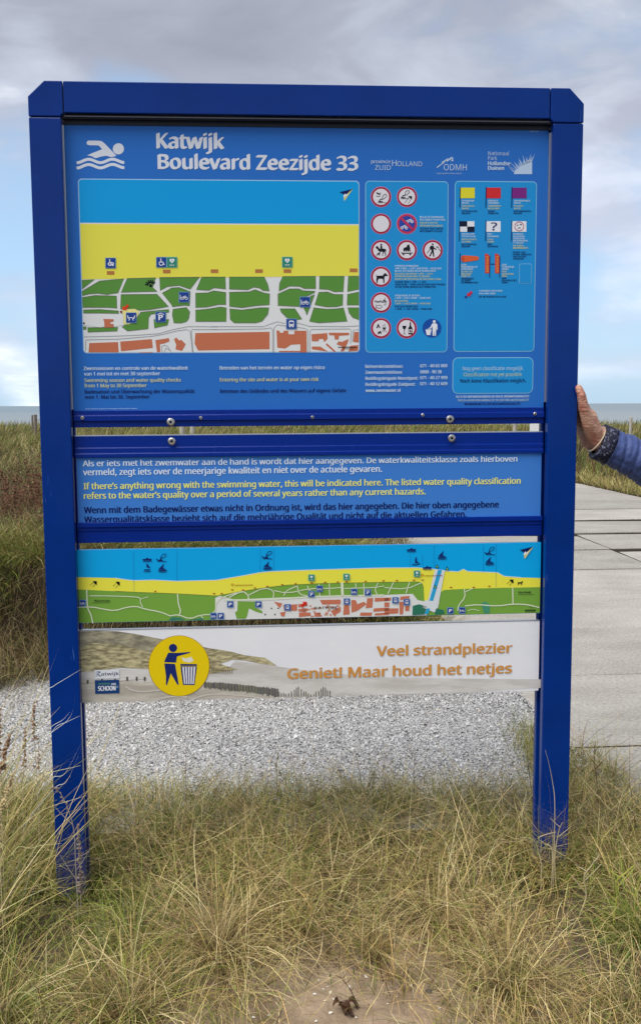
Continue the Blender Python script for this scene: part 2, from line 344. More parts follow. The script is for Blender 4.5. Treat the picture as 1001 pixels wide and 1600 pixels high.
def chips(name, x, y, size, tilt, tint, m, label, cat, lift=0.004):
    n = len(x); az = RNG.uniform(0, 2 * np.pi, n)
    # each chip: a cupped five-point fragment (4 tris as fan quads)
    ang = np.array([0, 1.3, 2.5, 3.7, 5.0]); P = np.zeros((n, 6, 3))
    rr = RNG.uniform(0.6, 1.1, (n, 5)); el = RNG.uniform(0.5, 1.0, n)
    lx = np.cos(ang)[None] * rr * size[:, None]; ly = np.sin(ang)[None] * rr * size[:, None] * el[:, None]
    tx = RNG.normal(0, tilt, n); lz = lx * np.sin(tx)[:, None] + ly * np.sin(RNG.normal(0, tilt, n))[:, None]
    c, s = np.cos(az)[:, None], np.sin(az)[:, None]
    P[:, :5, 0] = x[:, None] + lx * c - ly * s; P[:, :5, 1] = y[:, None] + lx * s + ly * c
    z0 = ground_z(x, y) + lift + np.abs(RNG.normal(0, 0.3, n)) * size
    P[:, :5, 2] = z0[:, None] + lz; P[:, 5] = P[:, :5].mean(1); P[:, 5, 2] += size * 0.28 * (1 if np.ndim(lift) == 0 else RNG.choice([-1, 1], n))
    idx = np.arange(n)[:, None, None] * 6
    T = np.array([[0, 1, 5], [1, 2, 5], [2, 3, 5], [3, 4, 5], [4, 0, 5]])[None] + idx
    o = fast_mesh(name, P.reshape(-1, 3), T.reshape(-1, 3), np.repeat(tint, 6, 0), m, tri=True)
    return tag(o, label, cat, kind='stuff')
def shell_chips():
    n = 150000
    y = RNG.uniform(3.0, 4.64, n); x = RNG.uniform(-2.3, 1.0, n)
    u, v = path_uv(x, y)
    keep = (u < 0.02) & (y < 4.56 + 0.05 * np.sin(x * 3) + RNG.normal(0, 0.03, n)) & ((y > shell_edge_near(x) - 0.1) | (RNG.random(n) < 0.35))
    x, y = x[keep], y[keep]; n = len(x)
    t = RNG.random(n)
    dark = RNG.random(n) < (0.13 + 0.10 * (np.sin(x * 2.2 + y * 9) > 0.4))
    base = np.where(dark[:, None], np.array([0.15, 0.15, 0.155])[None] * (0.5 + t)[:, None], np.array([0.62, 0.62, 0.615])[None] * (0.66 + 0.38 * t)[:, None])
    warm = RNG.random(n) < 0.03; base[warm] *= np.array([1.0, 0.86, 0.7])
    chips('crushed_shells', x, y, RNG.gamma(4, 0.00062, n) + 0.0012, 0.5, np.clip(base, 0, 0.85), tint_material('shell_fragments', 0.55, 0.4), 'white and grey crushed shell fragments covering the ground behind the board', 'shell gravel')
shell_chips()

# ------------------------------------------------------------------ grasses
GRASS = tint_material('grass_blades', 0.5, 0.3, 0.12)
def blades(name, x, y, az, length, lean, curl, width, tint, nseg=4, label='', cat='grass', zoff=0.0, m=GRASS, clear=True, wav=0.0):
    """many curved ribbons; lean = start angle from vertical, curl = added angle along the blade"""
    n = len(x); t = np.linspace(0, 1, nseg + 1)
    th = lean[:, None] + curl[:, None] * t[None] + wav * RNG.normal(0, 1, (n, 1)) * np.sin(t * 6.3)[None]
    ds = length[:, None] / nseg
    ho = np.concatenate([np.zeros((n, 1)), np.cumsum(np.sin((th[:, :-1] + th[:, 1:]) / 2) * ds, 1)], 1)
    ve = np.concatenate([np.zeros((n, 1)), np.cumsum(np.cos((th[:, :-1] + th[:, 1:]) / 2) * ds, 1)], 1)
    az2 = az[:, None] + (RNG.normal(0, 0.35, n)[:, None]) * t[None]
    dx = np.concatenate([np.zeros((n, 1)), np.cumsum(np.diff(ho, axis=1) * np.cos(az2[:, 1:]), 1)], 1)
    dy = np.concatenate([np.zeros((n, 1)), np.cumsum(np.diff(ho, axis=1) * np.sin(az2[:, 1:]), 1)], 1)
    z0 = ground_z(x, y) + zoff
    Pc = np.stack([x[:, None] + dx, y[:, None] + dy, z0[:, None] + ve], 2)
    gz = ground_z(Pc[:, :, 0], Pc[:, :, 1]) + 0.004 + 0.02 * RNG.random((n, 1)) * t[None]
    if clear: Pc[:, :, 2] = np.maximum(Pc[:, :, 2], np.where(t[None] > 0, gz, Pc[:, :, 2]))
    if clear:                                             # blades bend round the two posts of the board instead of passing through
        for bx, by in POSTS:
            for k in range(1, nseg + 1):
                ddx = Pc[:, k, 0] - bx; ddy = Pc[:, k, 1] - by
                ins = (np.abs(ddx) < 0.046) & (np.abs(ddy) < 0.05)
                Pc[ins, k, 1] = by - 0.052
    wa = RNG.uniform(0, np.pi, n); side = np.stack([np.cos(wa), np.sin(wa) * 0.6, 0 * wa + 0.15], 1)
    wt = (width[:, None] * np.clip(1.05 - t ** 2.2, 0.06, 1)[None])[:, :, None] * side[:, None]
    V = np.stack([Pc - wt / 2, Pc + wt / 2], 2).reshape(n, -1, 3)
    k = (nseg + 1) * 2; seg = np.arange(nseg)[:, None] * 2 + np.array([0, 1, 3, 2])[None]
    Q = (np.arange(n)[:, None, None] * k + seg[None]).reshape(-1, 4)
    sh = (0.42 + 0.92 * t)[None, :, None]                  # shade deep in the grass painted into the tint: dark bases, lighter tips
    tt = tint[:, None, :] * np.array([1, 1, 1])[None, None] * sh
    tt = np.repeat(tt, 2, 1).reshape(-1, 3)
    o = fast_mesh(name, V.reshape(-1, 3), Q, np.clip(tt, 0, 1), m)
    return tag(o, label, cat, kind='stuff')

# board pose (needed here so that grass keeps clear of the posts)
YAW, LEAN, TILT = 0.07224986, 0.01265196, -0.00264997
def _rot(y, l, t):
    c, s = math.cos(y), math.sin(y); A = np.array([[c, -s, 0], [s, c, 0], [0, 0, 1]])
    c, s = math.cos(l), math.sin(l); B = np.array([[1, 0, 0], [0, c, -s], [0, s, c]])
    c, s = math.cos(t), math.sin(t); D = np.array([[c, 0, s], [0, 1, 0], [-s, 0, c]])
    return A @ B @ D
BR = _rot(YAW, LEAN, TILT); BT = np.array([0, 2.63, 0.0])
def on_board(px, py, w=0.0):
    """point of the photograph -> board coordinates (x along the board, z up it) on the plane w metres behind its front"""
    ray = _rt * (px - CX) / F_PX - _up * (py - CY) / F_PX + _fw
    n = BR[:, 1]; P0 = BT + BR @ np.array([0, w, 0]); t = ((P0 - CAM) @ n) / (ray @ n)
    q = BR.T @ (CAM + t * ray - BT); return q[0], q[2]
def board_world(p): return BR @ np.array(p) + BT
POSTS = [tuple(board_world((sx, 0.04, 0))[:2]) for sx in (-0.644, 0.614)]

OLIVE = np.array([[0.27, 0.27, 0.055], [0.17, 0.195, 0.035], [0.38, 0.34, 0.095]])
STRAW = np.array([[0.58, 0.45, 0.19], [0.44, 0.32, 0.13], [0.74, 0.61, 0.31]])
BROWN = np.array([[0.20, 0.12, 0.06], [0.12, 0.075, 0.04], [0.30, 0.19, 0.095]])
GREEN = np.array([[0.15, 0.22, 0.03], [0.24, 0.31, 0.04], [0.09, 0.14, 0.035]])
def palette(n, wts):
    """wts: (n,4) weights olive, straw, brown, green"""
    c = np.cumsum(wts / wts.sum(1, keepdims=True), 1); r = RNG.random((n, 1)); k = (r > c).sum(1).clip(0, 3)
    P = np.stack([OLIVE, STRAW, BROWN, GREEN])[k, RNG.integers(0, 3, n)]
    return P * RNG.uniform(0.75, 1.25, (n, 1)) * RNG.uniform(0.94, 1.06, (n, 3))
def fbm(x, y, s, seed=0):
    return (np.sin(x * s + seed) * np.cos(y * s * 1.2 - seed * 2) + 0.6 * np.sin(x * s * 2.3 + y * s * 1.7 + seed * 3) + 0.4 * np.cos(x * s * 4.9 - y * s * 4.1 + seed)) / 2
def sand_mask(x, y):
    """1 on the bare sand in front of the board"""
    a = 1.15 * np.exp(-(((x - 0.06) / 0.23) ** 2) * 1.0) * smoothstep(2.38, 2.12, y + 0.07 * np.sin(x * 11))
    b = 0.8 * np.exp(-(((x + 0.30) / 0.13) ** 2)) * smoothstep(2.16, 2.05, y)
    c = np.exp(-(((x - 0.45) / 0.12) ** 2)) * smoothstep(2.1, 2.0, y) * 0.5
    return np.clip(a + b + c, 0, 1)
def near_edge(x):
    return 3.20 + 0.05 * np.sin(x * 6 + 1) + 0.04 * np.sin(x * 15) + 0.42 * smoothstep(0.62, 0.95, x)
def foreground():
    n = 92000
    # tussocks: roots gather round tuft centres
    nt = 1500; tx = RNG.uniform(-1.6, 1.55, nt); ty = RNG.uniform(1.45, 3.7, nt)
    k = RNG.integers(0, nt, n); sp = RNG.uniform(0.015, 0.055, nt)
    x = tx[k] + RNG.normal(0, 1, n) * sp[k]; y = ty[k] + RNG.normal(0, 1, n) * sp[k]
    u, v = path_uv(x, y)
    keep = (y < near_edge(x)) & (RNG.random(n) > sand_mask(x, y) * 0.985) & ((u < 0.02 + 0.06 * RNG.random(n)) | (y < 3.02 - 0.25 * (x - 1)))
    x, y, k = x[keep], y[keep], k[keep]; n = len(x)
    foot = np.minimum(np.abs(x + 0.62), np.abs(x - 0.585)) < 0.11; foot &= (y > 2.12) & (y < 2.66)
    keep = ~foot | (RNG.random(n) < 0.95); x, y, k, foot = x[keep], y[keep], k[keep], foot[keep]; n = len(x)
    tuft_az = RNG.uniform(0, 2 * np.pi, nt); az = np.arctan2(y - ty[k], x - tx[k]) * 1.0 + RNG.normal(0, 0.7, n)
    comb = RNG.random(n) < 0.25; az = np.where(comb, tuft_az[k] + RNG.normal(0, 0.3, n), az)
    side = np.clip(np.abs(x) / 0.8, 0, 1)
    L = RNG.gamma(8, 0.022, n) * (0.75 + 0.5 * RNG.random(nt)[k]) * (0.72 + 0.28 * side)
    L *= 0.80 * np.where(foot, 0.42, 1.0)
    back = smoothstep(2.9, 3.2, y); L *= 1 - 0.40 * back
    front = smoothstep(2.4, 2.0, y); L *= 1 + 0.15 * front * (x < -0.2)
    lean = np.abs(RNG.normal(0.55, 0.55, n)); curl = RNG.normal(1.4, 1.0, n)
    g = fbm(x, y, 2.1, 1); q = fbm(x, y, 3.7, 4)
    w = np.stack([0.36 + 0.35 * g, 0.40 - 0.45 * g + 0.18 * (x > 0.05) * (y < 2.9) - 0.22 * (x < -0.35) + 0.2 * q, 0.14 + 0.2 * q, 0.16 + 0.45 * np.clip(q, 0, 1) + 0.35 * (x < -0.3) + 0.35 * back + 0.4 * (x > 0.6)], 1).clip(0.01)
    tint = palette(n, w) * np.array([1.14, 1.08, 1.0]) * (0.72 + 0.62 * RNG.random(nt))[k][:, None]
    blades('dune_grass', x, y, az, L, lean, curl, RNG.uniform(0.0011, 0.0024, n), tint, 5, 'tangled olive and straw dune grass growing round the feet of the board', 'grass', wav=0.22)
    # lodged dead straw lying across the tussocks
    n = 30000; x = RNG.uniform(-1.5, 1.4, n); y = RNG.uniform(1.5, 3.5, n); u, v = path_uv(x, y)
    keep = (y < near_edge(x) - 0.03) & (RNG.random(n) > sand_mask(x, y) * 0.93) & (u < 0.02) & ~((np.minimum(np.abs(x + 0.62), np.abs(x - 0.585)) < 0.13) & (y > 2.15) & (y < 2.66)); x, y = x[keep], y[keep]; n = len(x)
    w = np.stack([0.2 + 0 * x, 0.6 + 0 * x, 0.3 + 0 * x, 0.02 + 0 * x], 1)
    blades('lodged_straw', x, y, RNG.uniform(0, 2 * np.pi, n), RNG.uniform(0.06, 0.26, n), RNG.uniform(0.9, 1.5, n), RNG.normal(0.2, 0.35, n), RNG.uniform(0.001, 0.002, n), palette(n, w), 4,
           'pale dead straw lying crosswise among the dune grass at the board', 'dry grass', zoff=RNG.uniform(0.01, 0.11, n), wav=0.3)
    # tall marram on the left, leaning right in the wind
    n = 1100; x = RNG.uniform(-1.35, -0.6, n); y = RNG.uniform(1.7, 3.05, n)
    keep = (RNG.random(n) < smoothstep(-0.62, -1.0, x)) ; x, y = x[keep], y[keep]; n = len(x)
    w = np.stack([0.5 + 0 * x, 0.5 + 0 * x, 0.1 + 0 * x, 0.15 + 0 * x], 1)
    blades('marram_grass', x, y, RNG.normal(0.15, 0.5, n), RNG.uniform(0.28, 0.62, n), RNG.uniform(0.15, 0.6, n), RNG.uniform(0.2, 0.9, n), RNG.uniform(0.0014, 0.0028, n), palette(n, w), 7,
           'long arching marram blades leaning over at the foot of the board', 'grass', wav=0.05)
    # the separate big tussocks
    TU = [(-0.24, 2.28, 420, .34, (.10, .75, .25, .02), 'large drooping straw tussock left of the bare sand'), (0.27, 2.42, 340, .28, (.05, .85, .2, .02), 'upright golden straw tussock right of the bare sand'), (0.40, 2.14, 360, .30, (.2, .65, .2, .05), 'long straw tussock in front of the right post, bending to the sand'),
          (-0.12, 2.62, 260, .24, (.3, .3, .1, .5), 'green tuft midway between the two posts'), (-0.44, 2.36, 300, .26, (.5, .2, .1, .4), 'green-grey tussock in front of the left post'), (-0.66, 2.02, 420, .34, (.5, .25, .15, .35), 'dark green tussock in the bottom corner under the left post'),
          (0.74, 2.30, 340, .26, (.25, .2, .05, .9), 'bright yellow-green tussock at the picture edge by the right post'), (-0.88, 2.66, 360, .34, (.5, .4, .1, .3), 'tall olive tussock outside the left post'), (0.80, 2.78, 300, .22, (.3, .55, .3, .1), 'grey-brown dead tussock outside the right post'), (-0.46, 3.02, 240, .14, (.3, .15, .0, .8), 'low fresh green tuft at the shells just inside the left post'),
          (0.50, 2.98, 240, .14, (.35, .2, .0, .7), 'low green tuft at the shells just inside the right post'), (0.12, 2.92, 240, .14, (.3, .4, .1, .5), 'low mixed tuft at the rim of the shells in the middle'), (0.80, 3.2, 260, .16, (.5, .4, .1, .4), 'grass tuft on the slab edge beside the right post'), (-0.40, 2.06, 300, .34, (.2, .6, .4, .05), 'brown and straw tussock at the left end of the bare sand')]
    for cx_, cy_, n, l, wt, lab in TU:
        n = int(n * 1.3); a = RNG.uniform(0, 2 * np.pi, n); r_ = np.abs(RNG.normal(0, .045, n)); x = cx_ + np.cos(a) * r_; y = cy_ + np.sin(a) * r_
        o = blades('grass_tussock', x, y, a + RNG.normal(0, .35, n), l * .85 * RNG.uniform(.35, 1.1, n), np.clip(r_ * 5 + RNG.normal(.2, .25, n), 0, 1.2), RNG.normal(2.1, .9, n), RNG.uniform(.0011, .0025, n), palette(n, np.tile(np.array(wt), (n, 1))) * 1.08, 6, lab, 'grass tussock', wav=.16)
        del o['kind']
    # short verge grass at the slab edge and the rim of the shell bed
    n = 9000; t = RNG.random(n); x = np.where(t < 0.35, 0.78 + RNG.normal(0, 0.045, n), RNG.uniform(-1.4, 0.9, n)); y = np.where(t < 0.35, RNG.uniform(3.2, 4.05, n), 3.20 + RNG.normal(0, 0.07, n))
    w = np.stack([0.5 + 0 * x, 0.3 + 0 * x, 0.05 + 0 * x, 0.3 + 0 * x], 1)
    pr = np.where(t < 0.35, smoothstep(4.1, 3.5, y), 1.0); keep = (RNG.random(n) < pr) & (path_uv(x, y)[0] < 0.01); x, y, w = x[keep], y[keep], w[keep]; n = len(x)
    blades('verge_grass', x, y, RNG.uniform(0, 2 * np.pi, n), RNG.uniform(0.03, 0.12, n), RNG.uniform(0.1, 0.9, n), RNG.uniform(0, 1.0, n), RNG.uniform(0.001, 0.002, n), palette(n, w), 3,
           'short green grass fringing the crushed shells and the path edge', 'grass')
foreground()

def bank_mask(x, y):
    u, v = path_uv(x, y)
    return ((u < -0.10) & (y > 4.62)) | ((x < 0.60 + 0.05 * (y - 6)) & (y > 5.6) & (y < 12)) | ((v > 11.6)) | ((u > 3.95) & (v > 0.5))
def bank():
    def pts(n, y0, y1, k=0.42):
        a = RNG.random(n); y = 1 / (1 / y0 + a * (1 / y1 - 1 / y0)); x = RNG.uniform(-k, k, n) * y * 1.0 + 0
        m = bank_mask(x, y); return x[m], y[m]
    # dry tangle at the foot of the little scarp
    n = 9000; x = RNG.uniform(-2.6, 0.72, n); y = 4.52 + np.abs(RNG.normal(0, 0.13, n)); u, v = path_uv(x, y); k = (u < -0.12); x, y = x[k], y[k]; n = len(x)
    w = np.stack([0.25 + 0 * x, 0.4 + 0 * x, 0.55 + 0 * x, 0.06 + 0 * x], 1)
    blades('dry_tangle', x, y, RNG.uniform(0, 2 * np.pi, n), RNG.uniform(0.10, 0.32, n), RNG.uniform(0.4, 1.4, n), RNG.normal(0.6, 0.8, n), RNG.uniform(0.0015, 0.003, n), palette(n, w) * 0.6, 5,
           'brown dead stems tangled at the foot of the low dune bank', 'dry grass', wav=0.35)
    n = 9000; x = RNG.uniform(-2.6, 0.7, n); y = 4.80 + 0.12 * np.sin(x * 2.3) + RNG.uniform(-0.03, 0.13, n); u, v = path_uv(x, y); k = (u < -0.12); x, y = x[k], y[k]; n = len(x)
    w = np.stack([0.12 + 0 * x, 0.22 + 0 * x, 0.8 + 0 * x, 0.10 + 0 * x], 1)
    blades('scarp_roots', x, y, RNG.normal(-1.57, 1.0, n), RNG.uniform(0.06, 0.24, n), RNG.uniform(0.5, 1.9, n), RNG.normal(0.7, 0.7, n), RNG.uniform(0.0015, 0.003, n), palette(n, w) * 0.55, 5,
           'dark roots and dead stems hanging on the face of the dune bank', 'dead stems', clear=False, wav=0.4)
    # overhanging lip
    n = 26000; x = RNG.uniform(-2.6, 0.7, n); y = 4.93 + np.abs(RNG.normal(0, 0.26, n)); u, v = path_uv(x, y); k = (u < -0.12); x, y = x[k], y[k]; n = len(x)
    g = fbm(x, y, 3, 2); w = np.stack([0.5 + 0.2 * g, 0.22 + 0 * x, 0.18 - 0.1 * g, 0.45 + 0.3 * g], 1).clip(0.02)
    blades('bank_edge_grass', x, y, RNG.normal(-1.57, 1.1, n), RNG.uniform(0.10, 0.30, n), RNG.uniform(0.0, 0.8, n), RNG.uniform(0.5, 2.0, n), RNG.uniform(0.0016, 0.0032, n), palette(n, w), 4,
           'green and olive grass hanging over the edge of the dune bank', 'grass', clear=False)
    # body of the bank: olive, straw and red-brown patches
    x, y = pts(95000, 5.05, 17); n = len(x); g = fbm(x, y, 1.3, 5); q = fbm(x, y, 2.1, 9)
    red = smoothstep(0.0, 0.5, g + 0.5 * (y < 9) * (x < -0.8)); hi = smoothstep(8.5, 12, y)
    w = np.stack([0.42 + 0.25 * hi, 0.20 + 0.2 * hi, 0.25 + 0.9 * red * (1 - hi), 0.14 + 0.15 * np.clip(q, 0, 1)], 1); bt = ((0.55 + 0.25 * hi + 0.2 * np.clip(q, -1, 1)) * (1 + 0.45 * fbm(x, y, 9, 3)))[:, None].clip(0.2)
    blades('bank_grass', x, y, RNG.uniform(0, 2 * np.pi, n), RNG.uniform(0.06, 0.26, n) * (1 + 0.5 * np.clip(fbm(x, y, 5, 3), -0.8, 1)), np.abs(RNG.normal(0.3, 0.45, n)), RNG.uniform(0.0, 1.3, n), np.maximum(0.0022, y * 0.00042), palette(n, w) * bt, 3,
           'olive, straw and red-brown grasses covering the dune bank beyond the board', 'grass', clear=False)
    x, y = pts(60000, 16, 36, 0.40); n = len(x); g = fbm(x, y, 0.5, 5)
    w = np.stack([0.60 + 0 * x, 0.22 - 0.12 * g, 0.22 + 0 * x, 0.30 + 0.25 * np.clip(g, 0, 1)], 1); ft = ((0.72 + 0.2 * g) * (1 + 0.4 * fbm(x, y, 3.1, 2)))[:, None].clip(0.25)
    blades('far_dune_grass', x, y, RNG.normal(0.2, 0.9, n), RNG.uniform(0.10, 0.30, n), np.abs(RNG.normal(0.25, 0.35, n)), RNG.uniform(0.0, 1.0, n), np.maximum(0.004, y * 0.00045), palette(n, w) * ft, 3,
           'olive marram grass along the dune crest in front of the sea', 'grass', clear=False)
    # small leaves and seed clusters of low herbs between the grasses
    nc = 650; ay = RNG.random(nc); cy_ = 1 / (1 / 4.95 + ay * (1 / 15 - 1 / 4.95)); cx_ = RNG.uniform(-.42, .42, nc) * cy_; k = bank_mask(cx_, cy_); cx_, cy_ = cx_[k], cy_[k]; nc = len(cx_)
    n = nc * 130; k = np.repeat(np.arange(nc), 130); R_ = RNG.uniform(0.06, 0.20, nc); d = RNG.normal(0, 1, (n, 3)); d /= np.linalg.norm(d, axis=1)[:, None]; rr = RNG.random(n) ** .4
    x = cx_[k] + d[:, 0] * rr * R_[k]; y = cy_[k] + d[:, 1] * rr * R_[k]; lift = np.abs(d[:, 2]) * rr * R_[k] * 1.1 + 0.01
    kind = RNG.integers(0, 3, nc); kind = np.where((cy_ > 5.6) & (cy_ < 8.5) & (RNG.random(nc) < .6), 2, kind); kind = np.where(cy_ < 5.6, RNG.integers(0, 2, nc), kind)
    cols = np.array([[0.10, 0.14, 0.03], [0.17, 0.165, 0.05], [0.17, 0.085, 0.045]])[kind][k] * RNG.uniform(.6, 1.35, (n, 1))
    chips('bank_herbs', x, y, RNG.uniform(0.004, 0.010, n), 1.0, cols, GRASS, 'low leafy herbs and rusty seed clusters among the grass of the bank', 'ground cover', lift)
    # grass creeping over the far corner of the path
    n = 9000; v = RNG.uniform(0.3, 11.8, n); u = 4.0 + np.abs(RNG.normal(0, 0.25, n)); x, y = path_xy(u, v)
    u2 = RNG.uniform(0, 4, 4000); v2 = 11.6 + np.abs(RNG.normal(0, 0.35, 4000)) - 0.25 * (u2 / 4); xb, yb = path_xy(u2, v2); x = np.concatenate([x, xb]); y = np.concatenate([y, yb]); n = len(x)
    w = np.stack([0.4 + 0 * x, 0.5 + 0 * x, 0.1 + 0 * x, 0.12 + 0 * x], 1)
    blades('path_verge_grass', x, y, RNG.uniform(0, 6.28, n), RNG.uniform(0.06, 0.22, n), RNG.uniform(0, 0.8, n), RNG.uniform(0, 1.2, n), np.maximum(0.003, y * 0.0004), palette(n, w), 3,
           'straw-coloured verge grass spilling over the far edge of the concrete path', 'grass', clear=False)
bank()

# ------------------------------------------------------------------ single plants, shells and leaves
def ground_at(px, py, dz=0.0):
    ray = _rt * (px - CX) / F_PX - _up * (py - CY) / F_PX + _fw; t = 1.5
    for _ in range(60):
        P = CAM + t * ray; e = P[2] - (float(ground_z(P[0], P[1])) + dz); t += e / max(0.15, -ray[2]) * 0.6
    return CAM + t * ray
def at_depth(px, py, y):
    ray = _rt * (px - CX) / F_PX - _up * (py - CY) / F_PX + _fw
    return CAM + ray * (y / ray[1])
def seg(P, k=8):
    """smooth curve through control points"""
    P = [np.array(p, float) for p in P]; out = []
    Q = [2 * P[0] - P[1]] + P + [2 * P[-1] - P[-2]]
    for i in range(1, len(Q) - 2):
        for j in range(k):
            t = j / k; a, b, c, d = Q[i - 1], Q[i], Q[i + 1], Q[i + 2]
            out.append(0.5 * ((2 * b) + (-a + c) * t + (2 * a - 5 * b + 4 * c - d) * t * t + (-a + 3 * b - 3 * c + d) * t ** 3))
    return out + [P[-1]]
STEMB = mat('dry_brown_stem', (0.13, 0.075, 0.045), 0.8, 0.2, var=0.25, vscale=40)
SEEDB = mat('dry_seed_husk', (0.24, 0.16, 0.11), 0.85, 0.2, var=0.3, vscale=90)
STEMP = mat('pale_dry_stem', (0.52, 0.44, 0.27), 0.7, 0.2, var=0.15, vscale=40)
STEMG = mat('yellow_green_stem', (0.36, 0.38, 0.07), 0.6, 0.3, var=0.2, vscale=30)
def stalk(name, base, pts, rad, m, label, cat='plant', group=None, head=None, twigs=(), hm=None, rel=True):
    root = tag(empty(name, tuple(base)), label, cat, group)
    mb = MB(); C_ = seg([(0, 0, 0)] + [tuple(np.array(p) - base) for p in pts]); n = len(C_)
    mb.tube(C_, [rad * (1 - 0.6 * i / n) for i in range(n)], 5); mb.build('stem', m, root)
    for a, d, l in twigs:
        i = int(a * (n - 1)); p = Vector(C_[i]); q = p + Vector(d).normalized() * l * 0.5 + Vector((0, 0, l * 0.12)); r = p + Vector(d).normalized() * l
        tb = MB(); tb.tube([p, q, r + Vector((0, 0, l * .3))], [rad * .6, rad * .5, rad * .3], 4); tb.build('twig', m, root)
    if head:
        hb = MB(); l0, cnt, sz = head; i0 = int((1 - l0) * (n - 1))
        for _ in range(cnt):
            i = random.randint(i0, n - 1); p = Vector(C_[i]); f = 1 - 0.6 * (i - i0) / max(1, n - i0)
            o = Vector((random.gauss(0, 1), random.gauss(0, 1), random.gauss(0.4, 1))).normalized() * sz * f
            hb.tube([p, p + o * 0.6, p + o], [sz * .10, sz * .28, sz * .06], 4)
        h = hb.build('seed_head', hm or SEEDB, root); h['kind'] = 'stuff'
    return root
def px_stalk(name, base_px, tops_px, y, *a, **k):
    """stalk standing at depth y"""
    b = at_depth(*base_px, y); b[2] = float(ground_z(b[0], b[1])) if k.pop('ground', True) else b[2]
    b0 = at_depth(*base_px, y); pts = [at_depth(px, py, y - 0.01 * i) for i, (px, py) in enumerate(tops_px)]
    if b0[2] > b[2] + 0.03: pts = [b0] + pts
    return stalk(name, b, pts, *a, **k)
T_ = lambda *v: v
px_stalk('dry_weed_stalk', (934, 1262), [(931, 1215), (927, 1185), (929, 1160)], 3.02, 0.0016, STEMB, 'dark dry weed twig with forked tips standing beside the right post, by the slab edge', group='dry weed stalks', twigs=[(.45, (-1, 0, .6), .04), (.6, (1, 0, .8), .035), (.7, (-1, .2, .9), .03), (.85, (1, 0, .9), .02)])
px_stalk('dry_weed_stalk', (831, 1250), [(827, 1215), (824, 1190), (823, 1165)], 3.1, 0.0013, STEMB, 'thin dark weed stalk close to the inner side of the right post', group='dry weed stalks', twigs=[(.7, (1, 0, 1), .02)])
px_stalk('dry_weed_stalk', (647, 1232), [(646, 1205), (648, 1176)], 3.2, 0.0014, STEMB, 'short dark weed stalk in front of the shells, below the orange slogan', group='dry weed stalks')
px_stalk('dry_weed_stalk', (433, 1230), [(432, 1200), (434, 1176)], 3.2, 0.0011, STEMB, 'small weed stalk with a brown tip in front of the middle of the shell bed', group='dry weed stalks', head=(.35, 14, .006))
px_stalk('dry_weed_stalk', (291, 1235), [(290, 1205), (291, 1166)], 3.15, 0.0011, STEMB, 'thin stalk with a brown seed tip rising before the shells right of the left post', group='dry weed stalks', head=(.4, 20, .006))
px_stalk('dry_weed_stalk', (1003, 1345), [(985, 1310), (972, 1285), (966, 1262)], 2.75, 0.0018, STEMB, 'bent brown stalk leaning in from the slab side over the straw right of the board', group='dry weed stalks', twigs=[(.5, (1, 0, 1), .03)])
px_stalk('dry_twig', (577, 1606), [(562, 1573), (548, 1548), (538, 1534), (531, 1526)], 2.12, 0.0016, STEMB, 'reddish brown dead twig poking up over the bare sand', 'twig', twigs=[(.95, (-1, 0, .2), .012), (.9, (1, 0, .9), .012), (.7, (1, 0, .7), .012), (.5, (1, 0, .8), .008), (.72, (-1, 0, .5), .006)])
for k, (bx, pts, y, hd) in enumerate([((60, 1260), [(57, 1200), (53, 1140), (54, 1098)], 2.75, (.3, 46, .010)), ((36, 1250), [(38, 1190), (40, 1138)], 2.7, (.35, 40, .010)), ((2, 1240), [(5, 1190), (15, 1150)], 2.5, (.5, 60, .013)), ((62, 1262), [(61, 1200), (60, 1148)], 2.8, (.3, 30, .008)), ((-8, 1260), [(-2, 1180), (1, 1108)], 2.6, (.3, 40, .010)), ((0, 1300), [(8, 1250), (19, 1212)], 2.3, (.6, 70, .012))]):
    px_stalk('seeding_grass_stem', bx, pts, y, 0.0011, STEMP, ['tallest reddish seed plume nearest the left post, seen against the shells', 'slim seed plume second from the left post over the shells', 'thick brown plume at the picture edge reaching over the shells', 'short thin seed stem right behind the tallest plume', 'seed stem half cut by the picture edge beside the shells', 'fat straw-coloured plume low at the picture edge in the grass'][k], 'grass stem', 'seeding grass stems beside the left post', head=hd, hm=mat('reddish_seed_plume', (0.30, 0.19, 0.12), 0.85, 0.2, var=0.25, vscale=60) if k < 5 else mat('straw_seed_plume', (0.42, 0.33, 0.18), 0.85, 0.2, var=0.2, vscale=60))
